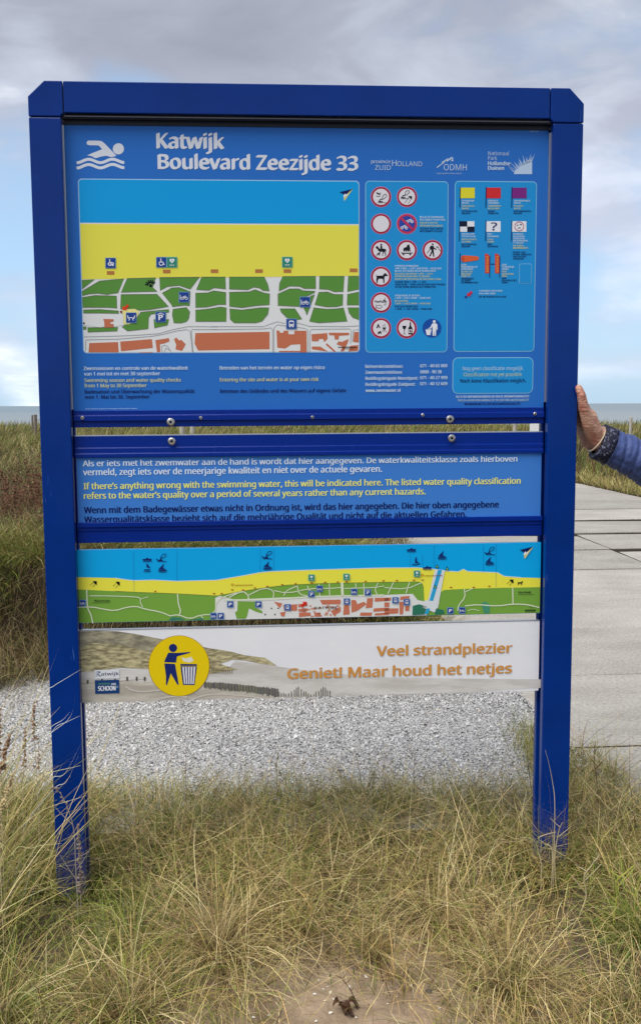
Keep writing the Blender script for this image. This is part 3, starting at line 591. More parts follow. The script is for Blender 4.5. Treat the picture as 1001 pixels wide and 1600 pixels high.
# bleached weed skeleton against the left post
px_stalk('dead_weed', (122, 1415), [(119, 1360), (116, 1300), (106, 1262), (92, 1236), (82, 1232)], 2.50, 0.0017, mat('bleached_stem', (0.34, 0.30, 0.27), 0.8, 0.2), 'bleached dead weed with clumps of old flowers against the foot of the left post', 'plant', head=(.35, 26, .010), twigs=[(.55, (-1, 0, .7), .05), (.6, (1, 0, .8), .05), (.35, (1, 0, 1), .05), (.3, (-1, 0, 1.2), .06), (.15, (-1, 0, 1), .05)], hm=mat('grey_flower_husk', (0.28, 0.22, 0.20), 0.9, 0.1, var=0.3, vscale=70))
px_stalk('dead_weed', (127, 1420), [(126, 1370), (124, 1320), (122, 1290)], 2.53, 0.0015, MATS['bleached_stem'], 'short weed stem thick with grey-pink husks leaning on the left post', 'plant', head=(.8, 110, .011), hm=MATS['grey_flower_husk'])
for k, P in enumerate([[(868, 1400), (866, 1340), (872, 1300), (878, 1285)], [(845, 1352), (840, 1330), (832, 1312), (812, 1308)], [(862, 1330), (850, 1318), (840, 1310), (852, 1304), (868, 1300)], [(866, 1262), (862, 1220), (856, 1190), (851, 1172)]]):
    px_stalk('curling_stem', P[0], P[1:], 2.60, 0.0016 if k < 3 else 0.0010, STEMP, ['pale upright dead stem before the foot of the right post', 'pale curled stem hooking across the lower right post', 'forked bleached stem crossing the front of the right post', 'long thin blade standing alone against the dark right post'][k], 'plant', 'dead stems at the right post', twigs=[(.6, (1, 0, .5), .04), (.8, (-1, 0, .6), .03)] if k == 0 else ())
for k, P in enumerate([[(960, 1480), (958, 1440), (963, 1400), (962, 1378), (975, 1365), (990, 1352)], [(985, 1480), (990, 1440), (992, 1400), (1000, 1370)]]):
    px_stalk('yellow_green_shoot', P[0], P[1:], 2.35, 0.0030, STEMG, ['twisted yellow-green shoot right of the board with a kinked top', 'second yellow-green shoot, nearest the picture edge'][k], 'plant', 'yellow-green shoots', twigs=[(.35, (-1, 0, .8), .05), (.5, (1, 0, .8), .05), (.7, (-1, 0, .4), .03)])
px_stalk('straw_twig', (905, 1440), [(915, 1400), (912, 1370), (925, 1350), (928, 1340)], 2.45, 0.0022, STEMP, 'knotted straw-yellow twig in the tangle right of the right post', 'plant', twigs=[(.3, (-1, 0, .9), .05), (.45, (1, 0, .7), .05), (.6, (-1, 0, .3), .03), (.8, (1, 0, .9), .02)])
# arching blades that cross in front of the left post
MARR = mat('arching_blade', (0.46, 0.42, 0.20), 0.6, 0.3, var=0.15, vscale=20); MARB = mat('arching_blade_grey', (0.44, 0.46, 0.42), 0.6, 0.3)
ABL = ['straw blade with the longest bow, its tip reaching the inner edge of the left post', 'lower of the two long straw blades crossing the left post', 'straw blade ending on the left post level with the shell bed', 'steep grey blade on the left post just under the emblem strip', 'grey blade crossing the left post diagonally above its foot', 'grey blade crossing the left post a hand above the grass', 'topmost grey blade on the left post, its tip before the dune picture',
       'tall straw blade that stands highest outside the left post', '', 'short flat straw blade touching the outer edge of the left post', 'thick straw blade in the bottom corner of the picture', 'bent straw blade folding over in the bottom corner', 'steep grey blade low on the left post, lowest of the grey ones', 'short grey blade on the left post between two longer ones']
arc = [([(-60, 1330), (0, 1265), (60, 1215), (126, 1196)], 2.40, MARR), ([(-60, 1380), (-5, 1330), (60, 1270), (135, 1243)], 2.42, MARR), ([(-40, 1240), (20, 1180), (70, 1130), (95, 1104)], 2.46, MARR), ([(30, 1180), (80, 1145), (110, 1120), (118, 1085)], 2.5, MARB), ([(40, 1290), (85, 1232), (105, 1220), (127, 1170)], 2.5, MARB),
       ([(60, 1190), (84, 1140), (105, 1128), (126, 1118)], 2.52, MARB), ([(70, 1085), (84, 1072), (100, 1062), (130, 1044)], 2.5, MARB), ([(-40, 1200), (20, 1140), (60, 1090), (94, 1008)], 2.44, MARR), ([(-60, 820), (0, 780), (30, 774), (55, 770)], 2.3, MARB), ([(20, 1335), (50, 1325), (70, 1320), (96, 1318)], 2.45, MARR), ([(0, 1600), (60, 1540), (120, 1510), (195, 1490)], 2.05, MARR), ([(-10, 1580), (40, 1550), (90, 1600), (120, 1640)], 2.0, MARR), ([(60, 1240), (82, 1215), (102, 1208), (128, 1160)], 2.51, MARB), ([(60, 1160), (80, 1136), (98, 1125), (110, 1112)], 2.53, MARB)]
for k, (P, y, m) in enumerate(arc):
    if k == 8: continue
    P = ([(P[0][0] - 34, 1330)] if P[0][1] < 1250 and y < 2.48 else ([(P[0][0] - 10, 1345), (P[0][0] - 7, P[0][1] + 60)] if y > 2.48 else [])) + P; pts = [at_depth(px, py, y) for px, py in P]; b = pts[0].copy(); b[2] = float(ground_z(b[0], b[1])) - 0.01; b[0] -= 0.04
    mb = MB(); C_ = seg([b] + pts, 6); n = len(C_); V = []
    for i, p in enumerate(C_):
        w_ = 0.0019 * (1 - (i / n) ** 3); V += [tuple(np.array(p) + (0, 0, w_ / 2) - b), tuple(np.array(p) - (0, 0.0006, w_ / 2) - b)]
    mb.add(V, [(2 * i, 2 * i + 1, 2 * i + 3, 2 * i + 2) for i in range(n - 1)])
    o = mb.build('marram_blade', m); o.location = tuple(b)
    tag(o, ABL[k], 'grass blade', 'long marram blades at the left post')

# white shells and stones on the sand
SHW = mat('bleached_shell', (0.70, 0.67, 0.60), 0.45, 0.4, var=0.08, vscale=60, bump=0.2, bscale=120); PEB = mat('dark_pebble', (0.10, 0.095, 0.09), 0.7, 0.3, var=0.2, vscale=60)
def shell_mesh(name, r, a):
    V = [(0, 0, 0.45 * r)]; n = 12; k = 4
    for j in range(1, k + 1):
        t = j / k
        for i in range(n):
            an = 2 * math.pi * i / n; rr = r * t * (1 + 0.06 * math.cos(6 * an)) * (0.8 if abs(an - math.pi * 1.5) < .6 else 1)
            V.append((rr * math.cos(an), rr * math.sin(an) * a, 0.45 * r * (1 - t * t)))
    Fc = [(0, 1 + i, 1 + (i + 1) % n) for i in range(n)] + [(1 + (j - 1) * n + i, 1 + j * n + i, 1 + j * n + (i + 1) % n, 1 + (j - 1) * n + (i + 1) % n) for j in range(1, k) for i in range(n)]
    return mesh_obj(name, V, Fc, SHW, smooth=True)
sh = [(571.5, 1526, 4.6, 'roundest white shell lying alone on the sand above the twig'), (516, 1551, 3.6, 'white shell among small chips left of the dead leaves'), (491.5, 1553.5, 3.8, 'flat oval shell furthest left on the bare sand'), (545.5, 1542, 3.0, 'small shell right under the tip of the brown twig'), (494, 1596, 4.0, 'white shell at the very bottom of the picture'), (516, 1583, 4.2, 'grey shell beside the dark dead leaves'), (641, 1540, 3.6, 'shell half hidden by straw on the right of the sand'),
      (521, 1562, 2.6, ''), (498, 1532, 2.6, ''), (505, 1546, 2.2, ''), (512, 1542, 2.2, ''), (582, 1548, 2.2, ''), (584, 1516, 2.4, ''), (507, 1564, 2.2, ''), (556, 1590, 2.4, ''), (420, 1587, 3.0, ''), (396, 1590, 3.8, ''), (630, 1540, 2.6, ''), (219, 1593, 3.6, ''), (272, 1592, 3.4, ''), (474, 1475, 2.8, ''), (690, 1545, 2.4, ''), (686, 1575, 3.4, ''), (620, 1558, 2.2, ''), (605, 1569, 2.0, '')]
for x, y, r, l in sh:
    P = ground_at(x, y); o = shell_mesh('seashell', r / 760, random.uniform(.6, .85)); o.location = (P[0], P[1], P[2] + 0.001); o.rotation_euler = (random.uniform(-.3, .3), random.uniform(-.3, .3), random.uniform(0, 6.28))
    tag(o, l or 'tiny white shell fragment pressed into the sand before the board', 'seashell', 'white shells on the sand' if l else 'tiny shells on the sand')
for x, y, r, l in ((669, 1549, 6.5, 'dark grey flat stone in the sand under the straw'), (580, 1507, 3.6, 'small black stone above the round white shell')):
    mb = MB(); mb.ball((0, 0, 0), r / 760, n=10, sc=(1, .8, .45)); o = mb.build('pebble', PEB, smooth=True); P = ground_at(x, y); o.location = tuple(P); tag(o, l, 'stone')
LEAF = mat('wet_dead_leaf', (0.075, 0.032, 0.014), 0.4, 0.4, var=0.3, vscale=50)
lf = tag(empty('dead_leaf', tuple(ground_at(536, 1584))), 'dark brown curled dead leaves lying on the bare sand', 'leaf')
for dx, dy, rz, s in ((-.012, .008, .6, .020), (.004, -.004, -.4, .022), (.018, .010, .2, .020), (.002, -.018, 1.5, .018)):
    V = []; 
    for i in range(7):
        t = i / 6; w_ = math.sin(math.pi * min(1, t * .9 + .08)) * .5; z_ = .010 * math.sin(t * 5) + .012
        for s_ in (-1, 0, 1): V.append(((t - .5) * s * 1.7, s_ * w_ * s, z_ * (1 if s_ == 0 else 1.0) + (.007 if s_ else 0)))
    Fc = [(3 * i + j, 3 * i + 3 + j, 3 * i + 4 + j, 3 * i + 1 + j) for i in range(6) for j in range(2)]
    o = mesh_obj('leaf_blade', V, Fc, LEAF, lf, smooth=True); o.location = (dx, dy, 0); o.rotation_euler = (.1, .25, rz)
# red-brown dock and evening-primrose stalks on the bank
def dock():
    root = empty('dry_dock_plant'); hh = []
    for s_ in range(4):
        a = random.uniform(0, 6.28); l = random.uniform(.28, .5); P = [(0, 0, 0), (math.cos(a) * .03, math.sin(a) * .03, l * .5), (math.cos(a) * .07, math.sin(a) * .07, l)]
        mb = MB(); C_ = seg(P, 5); mb.tube(C_, [.003 * (1 - .5 * i / len(C_)) for i in range(len(C_))], 4); mb.build('stem', STEMB, root)
        for _ in range(26):
            p = Vector(C_[random.randint(len(C_) // 3, len(C_) - 1)]); o = Vector((random.gauss(0, 1), random.gauss(0, 1), random.gauss(.6, .6))).normalized() * .022; hh.append((p, p + o))
    mb = MB()
    for a, b in hh: mb.tube([a, (a + b) / 2, b], [.002, .005, .001], 4)
    h = mb.build('seed_head', mat('rust_seed_clusters', (0.17, 0.085, 0.05), 0.85, 0.2, var=0.3, vscale=40), root); h['kind'] = 'stuff'
    return root
protos = [dock(), dock(), dock()]
spots = [(24, 800), (42, 770), (60, 790), (8, 775), (36, 745), (56, 740), (15, 730), (50, 715), (62, 765), (30, 815), (3, 810), (66, 820), (-15, 790), (20, 760), (930, 668), (985, 670), (905, 672)]
CR = ['dry plant on the dune crest just right of the wrist', 'dry plant on the crest by the pale fence post near the sleeve', 'dry plant on the crest half covered by the thumb']
for i, (px, py) in enumerate(spots):
    y = 7.5 - (py - 700) / 120 * 1.6 if px < 800 else 16.0; P = at_depth(px, py, y); src = protos[i % 3]
    if i < 3: r_o = src
    else:
        r_o = src.copy(); COL.objects.link(r_o)
        for ch in src.children:
            c = ch.copy(); COL.objects.link(c); c.parent = r_o
    z = float(ground_z(P[0], P[1])); r_o.location = (P[0], P[1], z); r_o.rotation_euler = (0, 0, random.uniform(0, 6.28)); r_o.scale = (random.uniform(.7, 1.0),) * 3
    tag(r_o, 'rust-brown seeding dock plant standing in the grass of the dune bank' if px < 800 else CR[i - 14], 'plant', 'rusty dock plants on the bank' if px < 800 else None)
# ------------------------------------------------------------------ fence on the dune crest
WOOD = mat('weathered_wood', (0.20, 0.165, 0.13), 0.85, 0.2, var=0.3, vscale=14, stretch=(4, 4, 0.6)); WOODP = mat('pale_weathered_wood', (0.42, 0.40, 0.34), 0.85, 0.2, var=0.15, vscale=14)
fence = tag(empty('dune_fence', (at_depth(55, 690, 20)[0], 20, float(ground_z(-5.4, 20)))), 'low fence of weathered round posts and one wire along the dune crest before the sea', 'fence')
fo = np.array(fence.location)
for px, top, y, r, m in ((54.6, 647.6, 20, .034, WOOD), (50.0, 648.6, 23, .020, WOOD), (284, 663, 19, .05, WOODP), (300, 664, 19, .05, WOODP), (803, 660, 19, .035, WOODP), (984, 651, 19, .028, WOODP)):
    P = at_depth(px, top, y); z0 = float(ground_z(P[0], P[1])) - 0.2; mb = MB()
    mb.tube([(P[0], y, z0), (P[0] + .005, y, (z0 + P[2]) / 2), (P[0] + .01, y, P[2] - .012), (P[0] + .01, y, P[2])], [r, r * .97, r * .94, r * .8], 10)
    o = mb.build('fence_post', m, fence); o.location = -fo
mb = MB(); zw = at_depth(58, 656, 20)[2]; xa = at_depth(54, 656, 20)[0]
mb.tube([(xa, 20, zw), (xa + 1.3, 19.8, zw - .035), (at_depth(284, 656, 19)[0], 19, zw - .01)], .004, 4); o = mb.build('wire', mat('rusty_wire', (0.09, 0.07, 0.06), 0.6), fence); o.location = -fo
P = at_depth(834, 668, 17.5); sg = tag(empty('marker_sign', (P[0], 17.5, float(ground_z(P[0], 17.5)))), 'small white marker sign in the dune grass, seen through the topmost slot', 'sign')
mb = MB(); mb.box(-.075, .075, -.01, .01, P[2] - sg.location[2] - .09, P[2] - sg.location[2] + .07); mb.build('sign_plate', mat('white_sign_paint', (0.78, 0.78, 0.76), 0.5), sg)
mb = MB(); mb.tube([(0, .022, -.1), (0, .022, P[2] - sg.location[2] + .05)], .012, 6); mb.build('pole', WOOD, sg)
# ------------------------------------------------------------------ the information board
BM = Matrix([[BR[0, 0], BR[0, 1], BR[0, 2], BT[0]], [BR[1, 0], BR[1, 1], BR[1, 2], BT[1]], [BR[2, 0], BR[2, 1], BR[2, 2], BT[2]], [0, 0, 0, 1]])
board = tag(empty('information_board', M=BM), 'blue framed beach information board with maps and bathing rules on two square posts', 'information board')
BLUE = mat('blue_powder_coat', lin(0, 46, 124), 0.20, 0.2, var=0.10, vscale=5, rvar=0.06, bump=0.02, bscale=25)
def wear(m):
    N, L = m.node_tree.nodes, m.node_tree.links; b_ = N['Principled BSDF']; src = b_.inputs['Base Color'].links[0].from_socket; tc = N.new('ShaderNodeTexCoord')
    mp = N.new('ShaderNodeMapping'); mp.inputs['Scale'].default_value = (1.0, 1.0, .10); mp.inputs['Rotation'].default_value = (0, R(12), 0); L.new(tc.outputs['Object'], mp.inputs[0])
    n = N.new('ShaderNodeTexNoise'); n.inputs['Scale'].default_value = 170; n.inputs['Detail'].default_value = 2; L.new(mp.outputs[0], n.inputs[0])
    n2 = N.new('ShaderNodeTexNoise'); n2.inputs['Scale'].default_value = 7; n2.inputs['Detail'].default_value = 3; L.new(tc.outputs['Object'], n2.inputs[0])
    mu = N.new('ShaderNodeMath'); mu.operation = 'MULTIPLY'; L.new(n.outputs[0], mu.inputs[0]); L.new(n2.outputs[0], mu.inputs[1])
    r = N.new('ShaderNodeMapRange'); r.inputs[1].default_value = .42; r.inputs[2].default_value = .47; r.inputs[4].default_value = .5; L.new(mu.outputs[0], r.inputs[0])
    mx = N.new('ShaderNodeMix'); mx.data_type = 'RGBA'; L.new(r.outputs[0], mx.inputs[0]); L.new(src, mx.inputs[6]); mx.inputs[7].default_value = (*lin(70, 120, 190), 1)
    sp = N.new('ShaderNodeSeparateXYZ'); L.new(tc.outputs['Object'], sp.inputs[0])      # sand splashed up on the feet of the posts
    d = N.new('ShaderNodeMapRange'); d.inputs[1].default_value = .34; d.inputs[2].default_value = .02; L.new(sp.outputs[2], d.inputs[0])
    n3 = N.new('ShaderNodeTexNoise'); n3.inputs['Scale'].default_value = 90; n3.inputs['Detail'].default_value = 6; L.new(tc.outputs['Object'], n3.inputs[0])
    m3 = N.new('ShaderNodeMath'); m3.operation = 'MULTIPLY'; L.new(d.outputs[0], m3.inputs[0]); L.new(n3.outputs[0], m3.inputs[1])
    m4 = N.new('ShaderNodeMapRange'); m4.inputs[1].default_value = .22; m4.inputs[2].default_value = .5; m4.inputs[4].default_value = .35; L.new(m3.outputs[0], m4.inputs[0])
    m5 = N.new('ShaderNodeMix'); m5.data_type = 'RGBA'; L.new(m4.outputs[0], m5.inputs[0]); L.new(mx.outputs[2], m5.inputs[6]); m5.inputs[7].default_value = (.20, .16, .12, 1)
    L.new(m5.outputs[2], b_.inputs['Base Color'])
wear(BLUE)
BLUE2 = mat('blue_rail_coat', lin(0, 40, 132), 0.28, 0.16, rvar=0.06)
DARK = mat('black_rubber', (0.006, 0.008, 0.018), 0.5, 0.4)
ALU = mat('brushed_aluminium', (0.55, 0.56, 0.58), 0.35, 0.5, metal=0.9)
STEEL = mat('screw_steel', (0.50, 0.48, 0.45), 0.35, 0.5, metal=1.0, bump=0.2)
XL, XR, IL, IR, TOP, RB, CAPZ = -0.681, 0.652, -0.606, 0.577, 2.012, 1.940, 1.931
for x0, x1 in ((XL, IL), (IR, XR)):
    mb = MB(); gx0, gx1 = ((x1 - 0.0, x1) if x0 == XL else (x0, x0))
    # square tube with a groove along its inner face that takes the panels
    s = 1 if x0 == XL else -1; xi = x1 if s == 1 else x0; xo = x0 if s == 1 else x1
    prof = [(xo, 0.0), (xi, 0.0), (xi, 0.024), (xi - s * 0.012, 0.024), (xi - s * 0.012, 0.058), (xi, 0.058), (xi, 0.080), (xo, 0.080)]
    n = len(prof); zb, zt = -0.35, CAPZ - 0.002
    V = [(x, y, zb) for x, y in prof] + [(x, y, zt) for x, y in prof]
    sidef = [(i, (i + 1) % n, (i + 1) % n + n, i + n) for i in range(n)]
    if s == -1: sidef = [f[::-1] for f in sidef]
    mb.add(V, sidef + [tuple(range(n, 2 * n)) if s == 1 else tuple(range(2 * n - 1, n - 1, -1))])
    bevel(mb.build('post', BLUE, board), 0.0025)
mb = MB(); mb.box(-0.5985, 0.5675, 0.0, 0.080, RB, TOP); bevel(mb.build('top_rail', BLUE, board), 0.002)
for s, xo, xi, xc in ((1, XL, -0.6005, -0.6425), (-1, XR, 0.5695, 0.6165)):
    poly = [(xo, CAPZ), (xi - s * 0.008, CAPZ), (xi, CAPZ + 0.008), (xi, TOP), (xc, TOP), (xo, TOP - 0.036)]
    if s == -1: poly = poly[::-1]
    mb = MB(); mb.prism(poly, -0.001, 0.081); bevel(mb.build('corner_cap', BLUE, board), 0.002)
for bx in ((-0.606, 0.577, 0.012, 0.030, 1.9295, 1.9385), (-0.604, 0.575, 0.027, 0.060, 1.919, 1.9289)):
    mb = MB(); mb.box(*bx); mb.build('seal_strip', DARK, board)
mb = MB(); mb.box(-0.5995, 0.5695, 0.006, 0.012, 1.9325, 1.9345); mb.build('seal_lip', mat('seal_lip_grey', (0.10, 0.10, 0.12), 0.4), board)

PW = 0.030
def up_(px, py, w=PW): return on_board(px, py, w)
PMATS = {}
def pm(rgb):
    if rgb not in PMATS:
        r, g, b = lin(*rgb); k = 0.92
        PMATS[rgb] = mat('print_%02x%02x%02x' % rgb, (r * k, g * k, b * k), 0.36, 0.2)
    return PMATS[rgb]
HCAP = None
FONT = None
try:                                                    # the sans-serif that ships with Blender; its built-in face if that is missing
    import os
    _f = os.path.join(bpy.utils.resource_path('LOCAL'), 'datafiles', 'fonts', 'NotoSansHebrew-Regular.woff2')
    if os.path.exists(_f): FONT = bpy.data.fonts.load(_f)
except Exception: FONT = None
def text_mesh(s, bold):
    c = bpy.data.curves.new('lettering', 'FONT'); c.body = s; c.size = 1; c.resolution_u = 2; c.offset = 0
    if FONT: c.font = FONT
    o = bpy.data.objects.new('lettering', c); me = bpy.data.meshes.new_from_object(o)
    V = np.zeros(len(me.vertices) * 3); me.vertices.foreach_get('co', V); V = V.reshape(-1, 3); Fc = [tuple(p.vertices) for p in me.polygons]
    bpy.data.objects.remove(o); bpy.data.curves.remove(c); bpy.data.meshes.remove(me)
    return V, Fc
HCAP = text_mesh('H', 0)[0][:, 1].max()
class Print:
    """flat ink layers on the plane w; each shape lies a fraction of a millimetre above the one before"""
    def __init__(s, w=PW): s.w = w; s.V = []; s.F = []; s.mi = []; s.mats = []; s.k = 0
    def slot(s, rgb):
        m = pm(rgb) if isinstance(rgb, tuple) else rgb
        if m not in s.mats: s.mats.append(m)
        return s.mats.index(m)
    def _add(s, uz, F, rgb, k):
        n = len(s.V); s.V += [(u, s.w - 0.00025 * k, z) for u, z in uz]; s.F += [tuple(i + n for i in f) for f in F]; s.mi += [s.slot(rgb)] * len(F)
    def uz(s, pts): return [on_board(x, y, s.w) for x, y in pts]
    def poly_uz(s, P, rgb, k=1):
        tri = tessellate_polygon([[Vector((u, z, 0)) for u, z in P]])
        Fc = []
        for a, b, c in tri:
            ar = (P[b][0] - P[a][0]) * (P[c][1] - P[a][1]) - (P[b][1] - P[a][1]) * (P[c][0] - P[a][0])
            Fc.append((a, b, c) if ar > 0 else (a, c, b))
        s._add(P, Fc, rgb, k)
    def poly(s, pts, rgb, k=1): s.poly_uz(s.uz(pts), rgb, k)
    def stroke(s, pts, wpx, rgb, k=2, closed=False):
        P = s.uz(pts); hw = wpx / 620 / 2
        if closed: P = P + [P[0]]
        L_, R_ = [], []
        for i, (x, z) in enumerate(P):
            a = P[max(i - 1, 0)]; b = P[min(i + 1, len(P) - 1)]
            if closed and i in (0, len(P) - 1): a, b = P[-2], P[1]
            dx, dz = b[0] - a[0], b[1] - a[1]; l = math.hypot(dx, dz) or 1; nx, nz = -dz / l * hw, dx / l * hw
            L_.append((x + nx, z + nz)); R_.append((x - nx, z - nz))
        n = len(P); s._add(L_ + R_, [(i + n, i + 1 + n, i + 1, i) for i in range(n - 1)], rgb, k)
    def smooth_stroke(s, pts, wpx, rgb, k=2, it=2):
        for _ in range(it):
            q = [pts[0]]
            for a, b in zip(pts, pts[1:]): q += [(a[0] * .75 + b[0] * .25, a[1] * .75 + b[1] * .25), (a[0] * .25 + b[0] * .75, a[1] * .25 + b[1] * .75)]
            pts = q + [pts[-1]]
        s.stroke(pts, wpx, rgb, k)
    def disc(s, cx, cy, r, rgb, k=1, n=28, sx=1.0):
        s.poly([(cx + r * sx * math.cos(2 * math.pi * i / n), cy + r * math.sin(2 * math.pi * i / n)) for i in range(n)], rgb, k)
    def ring(s, cx, cy, r, wpx, rgb, k=2, n=28, sx=1.0):
        s.stroke([(cx + r * sx * math.cos(2 * math.pi * i / n), cy + r * math.sin(2 * math.pi * i / n)) for i in range(n)], wpx, rgb, k, True)
    def rect(s, x0, y0, x1, y1, rgb, k=1):
        (u0, z0), (u1, z1) = s.uz([(x0, y0), (x1, y1)]); s.poly_uz([(u0, z1), (u1, z1), (u1, z0), (u0, z0)], rgb, k)
    def rrect_uz(s, u0, z0, u1, z1, r, rgb, k=1):
        P = []
        for cx, cz, a0 in ((u1 - r, z1 - r, 0), (u0 + r, z1 - r, 90), (u0 + r, z0 + r, 180), (u1 - r, z0 + r, 270)):
            P += [(cx + r * math.cos(R(a0 + a)), cz + r * math.sin(R(a0 + a))) for a in (0, 22, 45, 68, 90)]
        s.poly_uz(P, rgb, k)
    def text(s, t, x0, x1, y, cap, rgb, k=3, bold=0.012, fix=None, rot=0):
        V, Fc = text_mesh(t, bold); w = V[:, 0].max() - V[:, 0].min(); u0, z0 = on_board(x0, y, s.w); u1, _ = on_board(x1, y, s.w)
        sx = (u1 - u0) / w; sz = cap / 620 / HCAP
        st = [0.0] if bold <= 0.004 else [-1.0, 0.0, 1.0]
        for i, d in enumerate(st):                       # heavier strokes: the same letters printed again a hair to either side
            d *= bold * 1.25 * sz
            P = [(u0 + (v[0] - V[:, 0].min()) * sx + d, z0 + v[1] * sz + (d * .5 if bold > .02 else 0)) for v in V]
            s._add(P, Fc, rgb, k + 0.2 * i)
    def build(s, name, parent, label=None):
        o = mesh_obj(name, s.V, s.F, s.mats, parent, s.mi)
        if label: o['label'] = label
        return o
WHITE, CREAM, NAVY, BLACK = (235, 238, 245), (238, 232, 150), (8, 22, 92), (16, 18, 26)

# --- upper panel
mb = MB(); mb.box(-0.6035, 0.5735, PW, PW + 0.018, 1.2385, 1.9215)
P1 = mb.build('upper_panel', pm((40, 112, 200)), board)
for bx in ((-0.6105, -0.6037, 0.022, 0.030, 1.242, 1.917), (0.5737, 0.5795, 0.022, 0.030, 1.252, 1.912)):
    mb = MB(); mb.box(*bx); mb.build('edge_trim', ALU, board)
def rail(name, z0, z1, steps, w0=0.018):
    """extruded retaining rail: stepped front profile"""
    mb = MB(); prof = [(0.052, z0), (0.052, z1)]
    # steps: list of (z, depth) from top to bottom
    for z, d in steps: prof.append((d, z))
    n = len(prof); V = [(-0.6035, y, z) for y, z in prof] + [(0.5735, y, z) for y, z in prof]
    mb.add(V, [(i, i + n, (i + 1) % n + n, (i + 1) % n) for i in range(n)] + [tuple(range(n)), tuple(range(2 * n - 1, n - 1, -1))])
    return bevel(mb.build(name, BLUE2, board), 0.0008, 1)
rail('lower_rail', 1.1975, 1.2383, [(1.2383, 0.024), (1.2270, 0.024), (1.2262, 0.020), (1.2130, 0.020), (1.2122, 0.0265), (1.1975, 0.0265)])
rail('holder_rail', 1.1225, 1.1755, [(1.1755, 0.0265), (1.1470, 0.0265), (1.1460, 0.0245), (1.1330, 0.0245), (1.1320, 0.0225), (1.1225, 0.0225)])
rail('holder_rail', 0.9095, 0.9610, [(0.9610, 0.0205), (0.9490, 0.0205), (0.9480, 0.0245), (0.9390, 0.0245), (0.9380, 0.0265), (0.9095, 0.0265)])
mb = MB(); mb.box(-0.6035, 0.5735, 0.030, 0.052, 1.1757, 1.1775); mb.build('edge_trim', ALU, board)
for x, y, r in ((129, 653, 3.0), (314, 653, 2.6), (488, 652, 2.6), (660, 648.5, 2.6), (835, 646.7, 2.8), (267, 659.5, 6.0), (702.5, 655, 6.0), (268.5, 689.5, 5.8), (705, 684.5, 5.8)):
    u, z = on_board(x, y, 0.02); rr = r / 620; big = r > 4; y0 = 0.020
    sc = MB()
    def ringv(rad, yy): return [(u + rad * math.cos(a * math.pi / 8), yy, z + rad * math.sin(a * math.pi / 8)) for a in range(16)]
    prof = [(1.0, y0), (1.0, y0 - 0.0018), (0.72, y0 - 0.003), (0.70, y0 - 0.0042), (0.36, y0 - 0.0042), (0.34, y0 - 0.0012), (0.0001, y0 - 0.0012)]
    V = [];
    for a, b in prof: V += ringv(rr * a, b)
    sc.add(V, [(i * 16 + j, i * 16 + (j + 1) % 16, (i + 1) * 16 + (j + 1) % 16, (i + 1) * 16 + j) for i in range(len(prof) - 1) for j in range(16)])
    sc.mi = [1 if i // 16 >= 4 or (i // 16 == 2) else 0 for i in range(len(sc.F))]
    so = sc.build('screw', [STEEL, DARK], board); so['label'] = 'large ringed steel bolt' if big else 'small steel screw'

LW = (225, 230, 240)
pr = Print()
C1 = lambda x, y: (30 + x / 3.337, 110 + y / 3.337)
pr.poly([C1(*p) for p in [(352, 378), (357, 368), (366, 366), (422, 367), (436, 372), (449, 384), (507, 444), (500, 448), (480, 452), (455, 445), (425, 450), (400, 458), (375, 446), (356, 443), (380, 432), (434, 411), (415, 391), (366, 390), (356, 387)]], LW)
pr.disc(*C1(518, 409), 29 / 3.337, LW)
for yy in (467, 494):
    pr.stroke([C1(301 + i * 248 / 30, yy + 6 - 9 * math.cos((i * 248 / 30) / 248 * 2 * math.pi * 2.0) * (1) * -1 - i * 0.05) for i in range(31)], 4.2, LW, 1)
pr.build('swimmer_pictogram', P1)
pr = Print()
pr.text('Katwijk', 246, 349.5, 231.5, 21.5, LW, bold=0.030)
pr.text('Boulevard Zeezijde 33', 248, 558, 263.5, 20.5, LW, bold=0.030)
pr.build('lettering', P1, 'large white title lettering')
pr = Print(); LG = (190, 212, 238)
pr.text('provincie', 579.5, 609.5, 255, 5.2, LG, bold=0.01); pr.text('ZUID', 585.5, 610, 265.5, 7, LG, bold=0.0); pr.text('H', 612, 619, 259.5, 9, LG, bold=0.0); pr.text('OLLAND', 620, 659, 259.5, 7, LG, bold=0.0)
pr.build('logo', P1); pr = Print()
pr.text('ODMH', 692.5, 728.5, 266, 9, LG, bold=0.0); pr.text('omgevingsdienst midden-holland', 681, 720, 271.8, 2.0, LG, bold=0.0)
for a, b_, w in (((682, 262), (694, 253), 1.5), ((690, 254), (700, 248), 2.0), ((697, 252), (706, 246), 2.4)): pr.stroke([a, b_], w, LG)
pr.poly([(704, 252), (707, 245), (707.5, 252)], LG)
pr.build('logo', P1); pr = Print()
for t, x1, y in (('Nationaal', 794, 242.5), ('Park', 776, 250)): pr.text(t, 761.8, x1, y, 5.6, LG, bold=0.0)
for t, x1, y in (('Hollandse', 796, 258), ('Duinen', 786.5, 265.5)): pr.text(t, 761.8, x1, y, 5.6, LG, bold=0.03)
pr.poly([(802, 272), (830.5, 272), (830.5, 252), (824, 250), (818, 256), (812, 258), (809, 263), (804, 266)], LG)
for i in range(15):
    a = i / 14; bx, by = 803 + 26 * a, 268 - 16 * a ** .6; ln = 8 + 9 * random.random(); an = R(150 - 75 * a + random.uniform(-12, 12))
    pr.poly([(bx - 0.9, by + 1), (bx + ln * math.cos(an), by - ln * math.sin(an)), (bx + 1.0, by + 1)], LG)
pr.build('logo', P1); pr = Print()
pr.text('Y39-15-4', 827, 840, 206.5, 2.4, LG, bold=0.0)
pr.build('lettering', P1)

